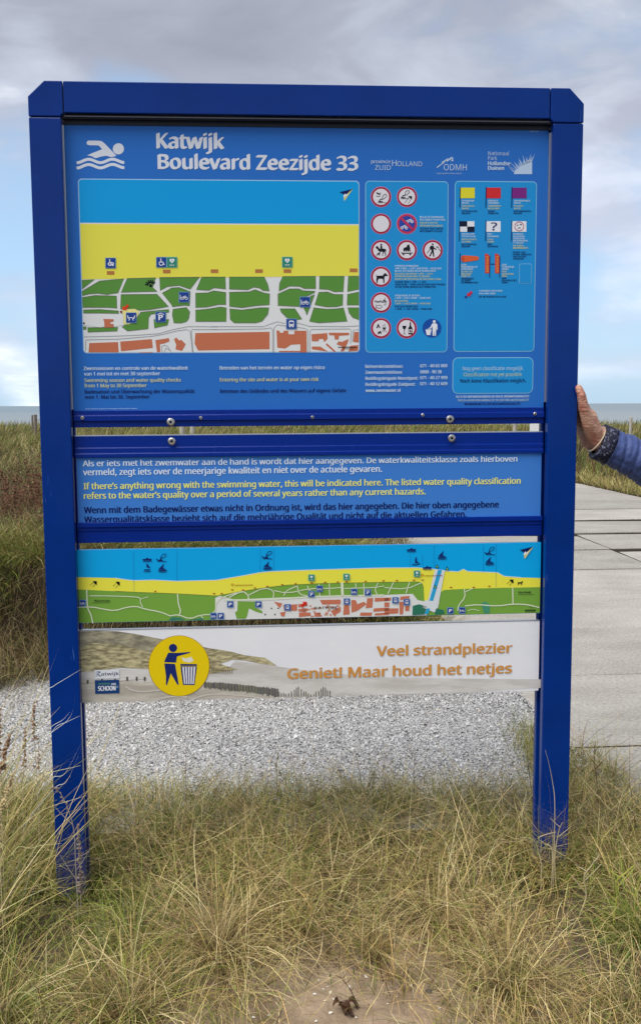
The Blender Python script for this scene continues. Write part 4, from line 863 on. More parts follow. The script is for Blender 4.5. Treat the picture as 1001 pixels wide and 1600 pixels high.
def box_px(pr, tl, tr, br, bl, fill, edge, k=1, rad=0.009, bw=0.0022):
    U = pr.uz([tl, tr, br, bl]); u0, u1 = (U[0][0] + U[3][0]) / 2, (U[1][0] + U[2][0]) / 2; z1, z0 = (U[0][1] + U[1][1]) / 2, (U[2][1] + U[3][1]) / 2
    pr.rrect_uz(u0, z0, u1, z1, rad, edge, k); pr.rrect_uz(u0 + bw, z0 + bw, u1 - bw, z1 - bw, rad - bw, fill, k + 1)
    return u0 + bw, z0 + bw, u1 - bw, z1 - bw
# --- beach map
SEA, SAND, GRN, PATHW, BRK, GREYL, OUT = (0, 160, 230), (236, 230, 82), (92, 148, 62), (230, 232, 232), (200, 116, 84), (150, 155, 160), (112, 122, 100)
pr = Print()
u0, z0, u1, z1 = box_px(pr, (121.4, 279.4), (561.5, 282), (561.4, 551), (131, 551.7), PATHW, (165, 205, 238))
zs = pr.uz([(122, 350), (561, 348)]); zs = (zs[0][1] + zs[1][1]) / 2
zg = pr.uz([(128, 436.5), (561, 431)]); zgl, zgr = zg[0][1], zg[1][1]
r_ = 0.007
P = [(u1, zs), (u1, z1 - r_), (u1 - 0.002, z1 - 0.002), (u1 - r_, z1), (u0 + r_, z1), (u0 + 0.002, z1 - 0.002), (u0, z1 - r_), (u0, zs)]
pr.poly_uz(P, SEA, 3)
pr.poly_uz([(u0, zgl), (u1, zgr), (u1, zs - 0.003), (u0, zs - 0.003)], SAND, 3)
c5 = lambda x, y: (110 + x / 4.352, 400 + y / 4.352)
c6 = lambda x, y: (330 + x / 4.171, 400 + y / 4.171)
G5 = [[(80, 165), (165, 160), (82, 225)], [(83, 270), (82, 240), (200, 170), (365, 155), (325, 250), (250, 262), (190, 254), (130, 258)],
      [(388, 153), (583, 148), (560, 213), (590, 241), (345, 247)], [(83, 282), (170, 268), (315, 272), (318, 355), (250, 350), (85, 350)],
      [(345, 262), (590, 260), (668, 345), (630, 350), (540, 365), (470, 370), (440, 360), (342, 360)], [(90, 367), (200, 364), (330, 374), (330, 390), (90, 388)],
      [(607, 146), (880, 144), (815, 226), (740, 200), (660, 208), (612, 236)], [(625, 252), (690, 217), (740, 214), (815, 242), (810, 340), (780, 335), (695, 345), (685, 325)],
      [(698, 362), (790, 350), (812, 380), (805, 425), (790, 445), (755, 456), (705, 455), (694, 400)],
      [(480, 382), (670, 364), (672, 382), (550, 395), (532, 420), (530, 495), (390, 510), (352, 482), (380, 465), (455, 420)],
      [(568, 432), (672, 432), (660, 470), (572, 490)], [(118, 487), (325, 485), (320, 510), (120, 518)], [(88, 480), (110, 482), (108, 500), (90, 500)]]
G6 = [[(-62, 137), (92, 137), (94, 216), (20, 207), (-15, 224), (-96, 220)], [(-101, 242), (-20, 240), (15, 227), (95, 237), (95, 318), (50, 316), (-30, 333), (-101, 336)],
      [(-101, 352), (-30, 347), (60, 332), (98, 337), (98, 427), (-101, 427)], [(118, 137), (345, 137), (366, 180), (378, 228), (340, 226), (312, 208), (275, 203), (240, 220), (118, 216)],
      [(118, 236), (250, 233), (285, 219), (345, 242), (380, 246), (378, 318), (300, 323), (200, 337), (120, 329)], [(120, 344), (200, 352), (320, 337), (376, 337), (368, 380), (330, 425), (290, 436), (150, 436), (125, 415)],
      [(465, 134), (680, 132), (680, 213), (605, 212), (575, 198), (510, 196), (440, 230), (445, 180)], [(434, 248), (510, 214), (570, 214), (600, 227), (676, 230), (670, 240), (622, 262), (600, 330), (540, 328), (435, 323)],
      [(447, 344), (545, 344), (590, 412), (540, 418), (490, 400), (455, 365)], [(645, 262), (672, 252), (622, 385), (604, 340)], [(705, 132), (866, 132), (858, 233), (800, 233), (760, 218), (703, 216)],
      [(700, 236), (755, 234), (800, 250), (857, 250), (854, 322), (820, 330), (750, 332), (674, 318)], [(668, 337), (750, 347), (820, 344), (860, 337), (885, 425), (700, 436), (640, 426)],
      [(892, 132), (960, 132), (960, 217), (887, 233)], [(886, 250), (960, 234), (960, 320), (884, 320)], [(888, 337), (960, 337), (960, 417), (920, 400), (897, 370)]]
for fn, gs in ((c5, G5), (c6, G6)):
    for g in gs: pr.poly([fn(*p) for p in g], GRN, 3); pr.stroke([fn(*p) for p in g], 0.9, OUT, 4, True)
B5 = [[(130, 592), (325, 585), (330, 655), (125, 655)], [(340, 582), (555, 565), (562, 625), (345, 648)], [(578, 572), (670, 558), (675, 580), (640, 595), (610, 600), (612, 652), (590, 655)],
      [(705, 565), (722, 555), (740, 575), (755, 570), (785, 600), (760, 645), (715, 635), (720, 605)], [(225, 428), (295, 430), (295, 445), (272, 450), (275, 462), (295, 462), (295, 485), (233, 487), (232, 450)], [(470, 655), (560, 653), (560, 657), (470, 658)]]
B6 = [[(-103, 502), (380, 494), (380, 607), (-85, 616), (-108, 572)], [(425, 485), (445, 487), (447, 500), (470, 500), (470, 487), (500, 487), (503, 510), (540, 510), (542, 487), (620, 487), (622, 628), (580, 628), (580, 575), (520, 578), (482, 603), (430, 598)],
      [(442, 618), (580, 618), (580, 626), (440, 626)], [(652, 510), (755, 502), (757, 540), (735, 562), (728, 540), (700, 542), (698, 556), (655, 556)], [(765, 500), (896, 500), (898, 516), (832, 520), (828, 545), (805, 545), (800, 518), (767, 516)],
      [(655, 590), (710, 590), (760, 623), (655, 608)], [(752, 568), (812, 622), (797, 624), (745, 578)], [(930, 495), (960, 495), (960, 565), (923, 560)], [(850, 560), (893, 540), (890, 560), (862, 622), (840, 620), (855, 590), (815, 575), (830, 555)], [(905, 585), (958, 580), (955, 618), (893, 622)]]
for fn, gs in ((c5, B5), (c6, B6)):
    for g in gs: pr.poly([fn(*p) for p in g], BRK, 3)
for pts, fn in (([(95, 550), (300, 545), (480, 537), (600, 528), (700, 500), (800, 480), (900, 480), (1000, 482)], c5), ([(105, 645), (105, 580), (115, 570), (330, 565), (560, 545), (640, 530), (720, 510), (790, 500), (815, 510), (830, 655)], c5),
                ([(835, 655), (822, 510), (830, 500), (1000, 500)], c5), ([(0, 460), (340, 460), (380, 445), (430, 428), (480, 440)], c6), ([(400, 628), (400, 480), (390, 468), (340, 475), (0, 480)], c6), ([(555, 435), (640, 458), (860, 460), (960, 455)], c6),
                ([(408, 628), (408, 470), (430, 448), (480, 455), (600, 470), (628, 480), (630, 628)], c6), ([(642, 628), (642, 490), (655, 478), (900, 475), (912, 485), (905, 570)], c6), ([(960, 480), (925, 482), (918, 560)], c6),
                ([(620, 615), (640, 607), (660, 612), (690, 660)], c5), ([(620, 615), (625, 655)], c5), ([(650, 625), (640, 655)], c5), ([(650, 625), (675, 640)], c5)):
    pr.stroke([fn(*p) for p in pts], 0.8, GREYL, 4)
for x, y in ((275, 115), (656, 105), (980, 103)): px, py = c5(x, y); pr.rect(px - 6, py - 2.8, px + 6, py + 3, (186, 122, 66), 4)
for x, y in ((311, 98), (496, 98), (926, 93)): px, py = c6(x, y); pr.rect(px - 6, py - 2.8, px + 6, py + 3, (186, 122, 66), 4)
pr.poly([c5(*p) for p in [(345, 375), (380, 362), (440, 360), (468, 378), (455, 412), (432, 450), (400, 465), (362, 465), (362, 400)]], (240, 234, 150), 5)
pr.poly([c5(*p) for p in [(85, 395), (205, 392), (345, 402), (360, 408), (360, 470), (310, 478), (212, 482), (210, 487), (88, 470)]], PATHW, 4)
pr.poly([c5(*p) for p in B5[4]], BRK, 6)
cx_, cy_ = c5(547, 202)
pr.disc(cx_, cy_, 2.4, BLACK, 6, 10)
for a in (165, 140, 115, 92, 68, 42): pr.stroke([(cx_ + 4 * math.cos(R(a)), cy_ - 4 * math.sin(R(a))), (cx_ + 9 * math.cos(R(a)), cy_ - 9 * math.sin(R(a)))], 2.0, BLACK, 6)
def arrow(pr, tip, s, rgb, k=7):
    x, y = tip; pr.poly([(x, y), (x + .1 * s, y - .62 * s), (x + .28 * s, y - .42 * s), (x + .72 * s, y - .86 * s), (x + 1.0 * s, y - .56 * s), (x + .55 * s, y - .18 * s), (x + .75 * s, y + .02 * s)], rgb, k)
arrow(pr, c5(354, 368), 11, (226, 66, 30)); pr.disc(*c5(347, 380), 1.9, (120, 40, 24), 7, 10)
pr.disc(*c5(94, 457), 1.7, (90, 90, 95), 7, 8)
pr.stroke([c6(825, 594), (c6(948, 594))], 1.2, BLACK, 7); pr.stroke([c6(855, 605), (c6(930, 605))], 0.6, BLACK, 7)
def north(pr, x, y, s, k=5):
    q = lambda a, b: (x + a * s, y + b * s)
    pr.poly([q(-1, -.35), q(1, -.85), q(-.1, .1)], NAVY, k); pr.poly([q(1, -.85), q(-.28, 1), q(-.38, .35)], (225, 218, 130), k); pr.poly([q(-.45, .3), q(-.2, -.15), q(0, .05), q(.3, -.15), q(.12, .28), q(-.12, .2), q(-.3, .5)], WHITE, k + 1)
north(pr, 540.5, 304, 10.5)
pr.build('beach_map', P1)

ICB = (28, 66, 148)
def icon(pr, x, y, kind, s=7.4, k=8):
    base = (48, 138, 118) if kind == 'aed' else ICB
    pr.poly([(x - s - .9, y - s - .9), (x + s + .9, y - s - .9), (x + s + .9, y + s + .9), (x - s - .9, y + s + .9)], (120, 160, 205) if kind != 'aed' else (110, 190, 170), k)
    pr.poly([(x - s, y - s), (x + s, y - s), (x + s, y + s), (x - s, y + s)], base, k + 1)
    q = lambda a, b: (x + a * s, y - b * s); k2 = k + 2; W = WHITE
    if kind == 'wheel':
        pr.ring(*q(-.05, -.25), .42 * s, .16 * s, W, k2, 14); pr.disc(*q(-.12, .66), .15 * s, W, k2, 8); pr.stroke([q(-.12, .5), q(-.08, 0), q(.35, 0), q(.55, -.5), q(.7, -.48)], .2 * s, W, k2)
    elif kind == 'buggy':
        pr.disc(*q(-.15, -.2), .42 * s, W, k2, 14); pr.disc(*q(-.15, -.2), .18 * s, base, k2 + 1, 10); pr.disc(*q(.45, -.45), .22 * s, W, k2, 10); pr.disc(*q(-.2, .66), .14 * s, W, k2, 8); pr.stroke([q(-.2, .5), q(-.05, .1), q(.5, .05), q(.7, -.3)], .2 * s, W, k2)
    elif kind == 'aed':
        pr.poly([q(0, -.25), q(-.5, .3), q(-.5, .6), q(-.28, .78), q(0, .62), q(.28, .78), q(.5, .6), q(.5, .3)], W, k2); pr.poly([q(-.04, .62), q(.12, .3), q(0, .3), q(.05, 0), q(-.14, .36), q(0, .36)], base, k2 + 1)
        for a in (-.35, 0, .35): pr.rect(*q(a - .1, -.5), *q(a + .1, -.72), W, k2)
    elif kind == 'bike':
        for a in (-.3, .5): pr.ring(*q(a, -.25), .27 * s, .1 * s, W, k2, 12)
        pr.stroke([q(-.3, -.25), q(-.05, .15), q(.35, .15), q(.5, -.25)], .1 * s, W, k2); pr.stroke([q(-.05, .15), q(.1, -.2), q(.35, .25), q(.2, .3)], .1 * s, W, k2); pr.rect(*q(-.85, .5), *q(-.7, -.6), W, k2); pr.stroke([q(-.7, -.1), q(-.55, -.1)], .1 * s, W, k2)
    elif kind == 'picnic':
        pr.stroke([q(-.5, .05), q(.5, -.05)], .16 * s, W, k2); pr.stroke([q(-.75, .5), q(-.6, -.15), q(-.3, -.3), q(-.5, -.6)], .17 * s, W, k2); pr.stroke([q(.75, .5), q(.6, -.15), q(.3, -.3), q(.5, -.6)], .17 * s, W, k2)
    elif kind == 'P':
        pr.text('P', x - s * .38, x + s * .42, y + s * .66, s * 1.05, W, k2, 0.04); pr.stroke([q(-.75, .5), q(0, .82), q(.75, .5)], .14 * s, W, k2)
    elif kind == 'p':
        pr.text('P', x - s * .45, x + s * .5, y + s * .6, s * 1.2, W, k2, 0.04)
    elif kind == 'bus':
        pr.poly([q(-.55, -.5), q(.55, -.5), q(.55, .5), q(.4, .7), q(-.4, .7), q(-.55, .5)], W, k2); pr.rect(*q(-.42, .42), *q(.42, 0), base, k2 + 1); pr.rect(*q(-.45, -.5), *q(-.2, -.72), W, k2); pr.rect(*q(.2, -.5), *q(.45, -.72), W, k2)
        for a in (-.3, .3): pr.disc(*q(a, -.25), .09 * s, base, k2 + 1, 8)
for x, y, k_, fn in ((275, 48, 'buggy', c5), (620, 43, 'wheel', c5), (692, 43, 'aed', c5), (773, 280, 'bike', c5), (415, 420, 'picnic', c5), (615, 415, 'P', c5), (495, 40, 'aed', c6), (610, 300, 'bike', c6), (522, 443, 'bus', c6)):
    pr = Print(); icon(pr, *fn(x, y), k_); pr.build('map_symbol', P1)

# --- prohibition signs
BOXB, BOXE = (30, 148, 218), (140, 200, 232)
pr = Print(); box_px(pr, (570.7, 282.7), (700.5, 283.2), (697.8, 550.6), (570, 550.6), BOXB, BOXE, rad=0.010, bw=0.0018); pr.build('rules_field', P1)
pr = Print(); box_px(pr, (710.6, 283), (838, 283.2), (834, 549.6), (707.2, 549.6), BOXB, BOXE, rad=0.010, bw=0.0018); pr.build('flags_field', P1)
pr = Print(); box_px(pr, (706.2, 559), (832.6, 557.5), (831.8, 614.5), (706.5, 615.5), BOXB, BOXE, rad=0.014, bw=0.0018)
pr.text('Nog geen classificatie mogelijk.', 722, 817, 578.5, 5.6, (190, 222, 242), 4, 0.0); pr.text('Classification not yet possible', 723.5, 814, 588, 5.6, (200, 214, 160), 4, 0.0); pr.text('Noch keine Klassifikation möglich.', 718.5, 821, 597.8, 5.6, NAVY, 4, 0.01)
pr.build('classification_field', P1)
RED, DISC = (168, 30, 62), (228, 226, 232)
def sign(cx, cy, draw, name='prohibition_sign'):
    pr = Print(); r = 15.8
    pr.disc(cx, cy, r + .4, (214, 130, 160), 3); pr.disc(cx, cy, r - .5, RED, 4); pr.disc(cx, cy, r - 3.2, DISC, 5)
    q = lambda a, b: (cx + a * 12.4, cy - b * 12.4)
    draw(pr, q); pr.build(name, P1)
K = BLACK
def kite(pr, q, ox, oy, s, k=6):
    h = lambda a, b: q(ox + a * s, oy + b * s)
    pr.stroke([h(-.1, -.2), h(.05, .6), h(.5, .95), (h(.9, .8)), h(.9, .45), h(.3, -.1), h(-.1, -.2)], 0.9, K, k); pr.stroke([h(-1, -.6), h(-.6, -.75), h(0, -.7)], 1.6, K, k)
    pr.stroke([h(-.7, -.6), h(-.5, -.2), h(-.1, -.2)], 1.4, K, k); pr.stroke([h(-1.1, -.9), h(-.6, -1.0), h(.2, -.95), (h(.9, -1.0))], 0.8, K, k)
def d1(pr, q):
    pr.poly([q(-.62, .45), q(-.1, .3), q(-.05, .62), q(-.25, .35)], K, 6); pr.poly([q(-.62, .62), q(-.05, .35), q(-.15, .25), q(-.5, .35)], K, 6); pr.stroke([q(-.6, .12), q(-.35, .05), q(-.1, .12)], .9, K, 6); kite(pr, q, .2, -.2, .55)
def d2(pr, q):
    kite(pr, q, -.2, .3, .55); pr.poly([q(.15, .1), q(.62, .1), q(.62, -.35), q(.35, -.15)], K, 6); pr.stroke([q(.25, 0), q(-.3, -.8)], .6, K, 6); pr.stroke([q(.5, -.3), q(.15, -.85)], .6, K, 6)
def d_horse(pr, q):
    pr.poly([q(-.7, .35), q(-.6, .5), q(-.45, .52), q(-.3, .3), q(-.2, .18), q(.45, .2), q(.62, .05), q(.68, -.25), q(.55, -.05), q(.5, -.2), q(.62, -.45), q(.55, -.75), q(.48, -.75), q(.5, -.45), q(.3, -.2), q(.2, -.75), q(.12, -.75), q(.2, -.2), q(-.2, -.2), q(-.4, -.5), q(-.55, -.72), q(-.6, -.68), q(-.45, -.35), q(-.2, -.35), q(-.28, -.75), q(-.2, -.75), q(-.1, -.2), q(-.4, -.05), q(-.45, .15), q(-.6, .2)], K, 6)
    pr.disc(*q(0, .72), 1.5, K, 6, 8); pr.poly([q(-.1, .58), q(.12, .58), q(.15, .2), q(-.12, .2)], K, 6)
def d_skate(pr, q):
    pr.poly([q(-.45, 0), q(-.4, .28), q(-.05, .4), q(.05, .65), q(.3, .75), q(.42, .3), q(.42, 0)], K, 6)
    for a in (-.35, -.1, .15, .38): pr.disc(*q(a, -.08), 1.3, K, 6, 8)
    pr.stroke([q(-.72, -.28), q(-.6, -.38), q(.6, -.38), q(.72, -.28)], 1.5, K, 6)
    for a in (-.42, .42): pr.disc(*q(a, -.55), 1.4, K, 6, 8)
def d_hike(pr, q):
    pr.disc(*q(0, .75), 1.5, K, 6, 8); pr.poly([q(-.25, .55), q(.1, .58), q(.18, .3), q(.5, .15), q(.48, .05), q(.1, .15), q(.12, -.1), q(.22, -.8), q(.05, -.8), q(-.05, -.25), q(-.3, -.8), q(-.45, -.75), q(-.15, -.1), q(-.2, .1), q(-.35, .05), q(-.38, .4)], K, 6)
    pr.stroke([q(-.35, .1), q(-.7, -.4)], .9, K, 6); pr.stroke([q(.4, .4), q(.6, .42), q(1.0, -.15)], 1.0, K, 6); pr.poly([q(.5, .5), q(.75, .42), q(.55, .3)], K, 6)
def d_dog(pr, q):
    pr.poly([q(-.72, .3), q(-.55, .12), q(.2, .14), (q(.35, .35)), q(.6, .5), q(.62, .35), q(.88, .2), q(.78, .08), q(.5, .08), q(.42, -.1), q(.42, -.78), q(.28, -.78), q(.24, -.28), q(-.3, -.25), q(-.42, -.5), q(-.45, -.78), q(-.6, -.78), q(-.6, -.3), q(-.55, -.1), q(-.62, .1)], K, 6)
def d_fish(pr, q):
    for y in (.18, .05): pr.stroke([q(-.85 + i * .12, y + .05 * math.sin(i * 1.25)) for i in range(14)], .8, K, 6)
    pr.stroke([q(.5, .6), q(.5, .1), q(.62, -.2), q(.5, -.35), q(.35, -.2)], .8, K, 6); pr.stroke([q(-.65, -.25), q(-.45, -.4), q(-.1, -.3), q(.15, -.48), q(0, -.7), q(-.35, -.72), q(-.5, -.6), q(-.7, -.72), q(-.62, -.5)], .8, K, 6, True); pr.disc(*q(.35, .3), 1.2, K, 6, 6)
def d_camp(pr, q):
    pr.poly([q(-.62, 0), q(-.35, .6), q(-.08, 0), q(-.22, 0), q(-.33, .25), q(-.45, 0)], K, 6); pr.poly([q(.15, .1), q(.65, .1), q(.52, -.15), q(.28, -.15)], K, 6)
    for a, b in ((.3, .15), (.5, .65), (.4, .4)): pr.stroke([q(a, -.12), q(b, -.5)], .7, K, 6)
    pr.poly([q(-.42, -.75), q(-.35, -.35), q(-.2, -.5), q(-.1, -.25), q(.05, -.55), q(.05, -.78), q(-.15, -.6), q(-.25, -.75)], K, 6); pr.stroke([q(.3, .2), q(.28, .35), q(.36, .5)], .6, K, 6); pr.stroke([q(.48, .2), q(.46, .35), q(.52, .5)], .6, K, 6)
def d_wine(pr, q):
    pr.poly([q(-.55, .3), q(-.05, .3), q(-.1, 0), q(-.26, -.18), q(-.27, -.68), q(-.12, -.75), q(-.5, -.75), q(-.33, -.68), q(-.34, -.18), q(-.5, 0)], K, 6)
    pr.poly([q(.4, .8), q(.52, .8), q(.55, .3), q(.72, 0), q(.72, -.78), q(.2, -.78), q(.2, 0), q(.37, .3)], K, 6); pr.rect(*q(.26, -.15), *q(.64, -.6), DISC, 7); pr.text('%', *[q(.34, -.5)[0], q(.56, -.5)[0]], q(0, -.52)[1], 3.6, K, 8, 0.02)
for x, y, f in ((594.8, 307.7, d1), (635.3, 307.7, d2), (594.8, 349.8, lambda p, q: None), (595, 391, d_horse), (635, 391, d_skate), (675.3, 391, d_hike), (594.8, 432.4, d_dog), (594.8, 472.8, d_fish), (594.8, 512.8, d_camp), (634.8, 512.8, d_wine)):
    sign(x, y, f)
pr = Print(); cx_, cy_ = 635.2, 349.8; PK = (196, 52, 92)
pr.disc(cx_, cy_, 16.2, (214, 130, 160), 3); pr.disc(cx_, cy_, 15.3, PK, 4); pr.disc(cx_, cy_, 12.2, (40, 72, 168), 5); pr.stroke([(cx_ - 9, cy_ - 9), (cx_ + 9, cy_ + 9)], 3.6, PK, 7)
for ox, oy in ((4.4, -4.6), (-4.4, 5.2)):
    for a in (-3.4, 3.4): pr.ring(cx_ + ox + a, cy_ + oy + 1.2, 1.9, .9, WHITE, 6, 12)
    pr.stroke([(cx_ + ox - 3.4, cy_ + oy + 1.2), (cx_ + ox - 1, cy_ + oy - 2), (cx_ + ox + 2, cy_ + oy - 2.5), (cx_ + ox + 3.4, cy_ + oy + 1.2)], 1.0, WHITE, 6); pr.stroke([(cx_ + ox - 1, cy_ + oy - 2), (cx_ + ox + .8, cy_ + oy + 1.2), (cx_ + ox + 2, cy_ + oy - 3.4)], .9, WHITE, 6)
pr.build('no_parking_sign', P1)
pr = Print(); cx_, cy_ = 674.3, 512.8
pr.disc(cx_, cy_, 14.8, (20, 78, 168), 3); q = lambda a, b: (cx_ + a * 12.6, cy_ - b * 12.6)
pr.disc(*q(.28, .82), 2.3, WHITE, 5, 12); pr.poly([q(.05, .6), q(.48, .6), q(.66, .45), q(.68, -.2), q(.56, -.2), q(.52, .2), q(.48, -.95), q(.34, -.95), q(.3, -.3), q(.24, -.95), q(.08, -.95), q(.06, .25), q(-.1, .0), q(-.42, -.22), q(-.5, -.12), q(-.2, .15)], WHITE, 5)
pr.poly([q(-.78, -.28), q(-.1, -.28), q(-.22, -.85), q(-.66, -.85)], WHITE, 5); pr.stroke([q(-.8, -.22), q(-.08, -.22)], 1.4, WHITE, 5); pr.poly([q(-.6, -.05), q(-.35, 0), q(-.3, -.16), q(-.55, -.18)], (150, 180, 225), 5)
pr.build('litter_bin_sign', P1)

# --- small print
TW, TY, TN = (205, 228, 245), (206, 212, 160), NAVY
def lines(rows, cap, name='lettering', w=PW, bold=0.018, parent=None, k=4):
    last = None; pr = None
    for t, x0, x1, y, c in rows:
        if last is None or c != last[0] or abs(x0 - last[1]) > 14 or y < last[2]:
            if pr: pr.build(name, parent or P1)
            pr = Print(w)
        pr.text(t, x0, x1, y, cap, c, k, bold); last = (c, x0, y)
    return pr.build(name, parent or P1)
lines([('Zwemseizoen en controle van de waterkwaliteit', 131.3, 293.7, 578.3, TW), ('van 1 mei tot en met 30 september', 132, 250.5, 586.8, TW), ('Swimming season and water quality checks', 132.5, 282.6, 597, TY), ('from 1 May to 30 September', 132.5, 229.4, 605.3, TY),
       ('Badesaison und Überwachung der Wasserqualität', 133, 304, 614.8, TN), ('vom 1. Mai bis 30. September', 133, 234, 623, TN)], 5.3, bold=0.016)
lines([('Betreden van het terrein en water op eigen risico', 343.6, 507, 577.5, TW), ('Entering the site and water is at your own risk', 344, 497.5, 596, TY), ('Betreten des Geländes und des Wassers auf eigene Gefahr', 344.3, 541, 613.8, TN)], 5.3, bold=0.016)
lines([('Beheerderstelefoon:', 570.5, 629, 575, TW), ('071 - 40 65 000', 656, 698, 574, TW), ('Zwemwatertelefoon:', 570.5, 628, 584.2, TW), ('0800 - 90 38', 656, 689, 583.5, TW), ('Reddingsbrigade Noordpost:', 570.7, 652.5, 593.6, TW), ('071 - 40 27 999', 656, 698, 592.6, TW),
       ('Reddingsbrigade Zuidpost:', 570.7, 648, 603, TW), ('071 - 40 12 609', 656, 698, 602, TW), ('www.zwemwater.nl', 570.8, 625, 612.5, TW)], 4.9, bold=0.016)
lines([('DIT IS EEN MEERJARENGEMIDDELDE VAN DE ZWEMWATERKWALITEIT', 712, 826, 621.6, TW), ('THIS IS A FOUR-YEAR AVERAGE OF THE BATHING WATER QUALITY', 714, 825, 627.2, (180, 205, 215)), ('MEHRJAHRESMITTEL DER BADEGEWÄSSERQUALITÄT', 725, 812, 632.8, TN)], 3.4, bold=0.012)
lines([('Op de informatie op dit bord kunnen geen rechten worden ontleend', 133.8, 214, 639.6, TW)], 1.7, bold=0.0)
lines([('M.U.V. DE DAARVOOR', 655.5, 692.5, 340.5, TW), ('BESTEMDE PLAATSEN', 655.5, 694.5, 344.6, TW), ('EXCEPT IN THE', 655.5, 683, 349.6, TY), ('DESIGNATED AREAS', 655.5, 691, 354.0, TY), ('AUSSER DEN DAFÜR', 655.5, 691.5, 358.4, TN), ('BESTIMMTE PLÄTZE', 655.5, 690.5, 362.4, TN)], 2.7)
c4r = lambda x, y: (560 + x / 6.673, 380 + y / 6.673)
def rows(R_, fn): return [(t, fn(x0, y)[0], fn(x1, y)[0], fn(x0, y)[1], c) for t, x0, x1, y, c in R_]
lines(rows([('HONDEN VERBODEN', 378, 618, 246, TW), ('VAN 1 APR – 1 OKT, VAN 09:00 – 19:00 UUR', 378, 860, 272, TW), ('M.U.V. DE PADEN IN DE DUINSTREEK', 378, 802, 298, TW), ('NO DOGS BETWEEN 1 APR – 1 OCT,', 378, 775, 328, TY), ('BETWEEN 09:00 AND 19:00 HRS,', 378, 742, 355, TY), ('EXCEPT ON THE PATHS IN THE DUNES ZONE', 378, 858, 384, TY),
            ('HUNDE VOM 1. APR – 1. OKT,', 378, 704, 412, TN), ('VOM 09:00 – 19:00 UHR AUSSER DEN PFADEN', 378, 896, 438, TN), ('IN DIE DÜNE BEREICHEN VERBOTEN', 378, 800, 464, TN)], c4r), 2.6)
lines(rows([('VERBODEN TE VISSEN', 376, 634, 555, TW), ('1 APR – 1 OKT, 09:00 – 19:00 UUR', 376, 748, 580, TW), ('NO FISHING', 376, 512, 611, TY), ('1 APR – 1 OCT, 09:00 – 19:00 HRS', 376, 745, 638, TY), ('FISCHEN VERBOTEN', 376, 612, 668, TN), ('1. APR – 1. OKT, 09:00 – 19:00 UHR', 376, 760, 694, TN)], c4r), 2.6)
# flags
c8 = lambda x, y: (705 + x / 7.15, 280 + y / 7.15)
def flag(x, y, cols, extra=None, name='flag_symbol'):
    pr = Print(); x0, y0 = c8(x, y); x1, y1 = x0 + 22.6, y0 + 16.6
    pr.poly([(x0, y0), (x1, y0), (x1, y1), (x0, y1)], cols[0], 4)
    if len(cols) > 1:
        xm, ym = (x0 + x1) / 2, (y0 + y1) / 2; pr.poly([(x0, y0), (xm, y0), (xm, ym), (x0, ym)], cols[1], 5); pr.poly([(xm, ym), (x1, ym), (x1, y1), (xm, y1)], cols[1], 5)
    pr.stroke([(x0 - .2, y0 - 1), (x0 - .9, y0 + 31)], 1.3, NAVY, 6)
    if extra: extra(pr, x0, y0)
    pr.build(name, P1)
flag(96, 95, [(228, 220, 50)]); flag(386, 95, [(214, 44, 48)]); flag(674, 95, [(126, 38, 130)])
flag(92, 470, [WHITE, (14, 24, 50)])
flag(384, 470, [WHITE], lambda pr, x, y: pr.text('?', x + 7.5, x + 16.5, y + 14, 11.5, (60, 64, 120), 6, 0.02))
def face(pr, x, y):
    pr.ring(x + 11.2, y + 8, 7, 1.0, (190, 60, 50), 6, 20); pr.stroke([(x + 7, y + 6.5), (x + 10, y + 6)], 1.0, K, 6); pr.stroke([(x + 12, y + 5), (x + 15.5, y + 5.6)], 1.2, K, 6); pr.stroke([(x + 9, y + 11), (x + 11, y + 10.2), (x + 13.5, y + 10.6)], 1.1, K, 6)
flag(672, 470, [WHITE], face)
pr = Print(); pr.stroke([c8(93, 825), c8(90, 1080)], 1.3, NAVY, 4)
pr.poly([c8(*p) for p in [(105, 865), (130, 850), (290, 862), (306, 885), (290, 905), (140, 928), (112, 915)]], (228, 98, 48), 5); pr.disc(*c8(122, 888), 4.8, (205, 80, 40), 6, 12, 0.55); pr.build('windsock_symbol', P1)
c9 = lambda x, y: (700 + x / 6.673, 385 + y / 6.673)
def text_down(pr, t, x, y0, y1, cap, rgb, k):
    V, Fc = text_mesh(t, 0.03); w = V[:, 0].max(); (ua, za), (ub, zb) = on_board(x, y0, pr.w), on_board(x, y1, pr.w); s1 = (za - zb) / w; s2 = cap / 620 / HCAP
    pr._add([(ua + v[1] * s2, za - v[0] * s1) for v in V], Fc, rgb, k)
for xx in (380, 484):
    pr = Print(); pr.poly([c9(*p) for p in [(xx, 75), (xx + 25, 77), (xx + 50, 100), (xx + 50, 280), (xx, 280)]], (216, 60, 44), 4); pr.stroke([c9(xx + 50, 95), c9(xx + 48, 325)], 1.1, NAVY, 5)
    x_, y0_ = c9(xx + 14, 98); text_down(pr, 'DANGER', x_, y0_, c9(0, 272)[1], 3.6, (240, 190, 90), 6); pr.build('danger_flag_symbol', P1)
pr = Print(); pr.stroke([c9(440, 185), c9(480, 185)], .9, NAVY, 4); pr.poly([c9(436, 185), c9(450, 176), c9(450, 194)], NAVY, 4); pr.poly([c9(482, 185), c9(468, 176), c9(468, 194)], NAVY, 4)
arrow(pr, c9(190, 518), 9.5, (206, 40, 70)); pr.disc(*c9(180, 528), 2.0, (40, 50, 140), 5, 10); pr.build('map_symbol', P1)
W_ = TW
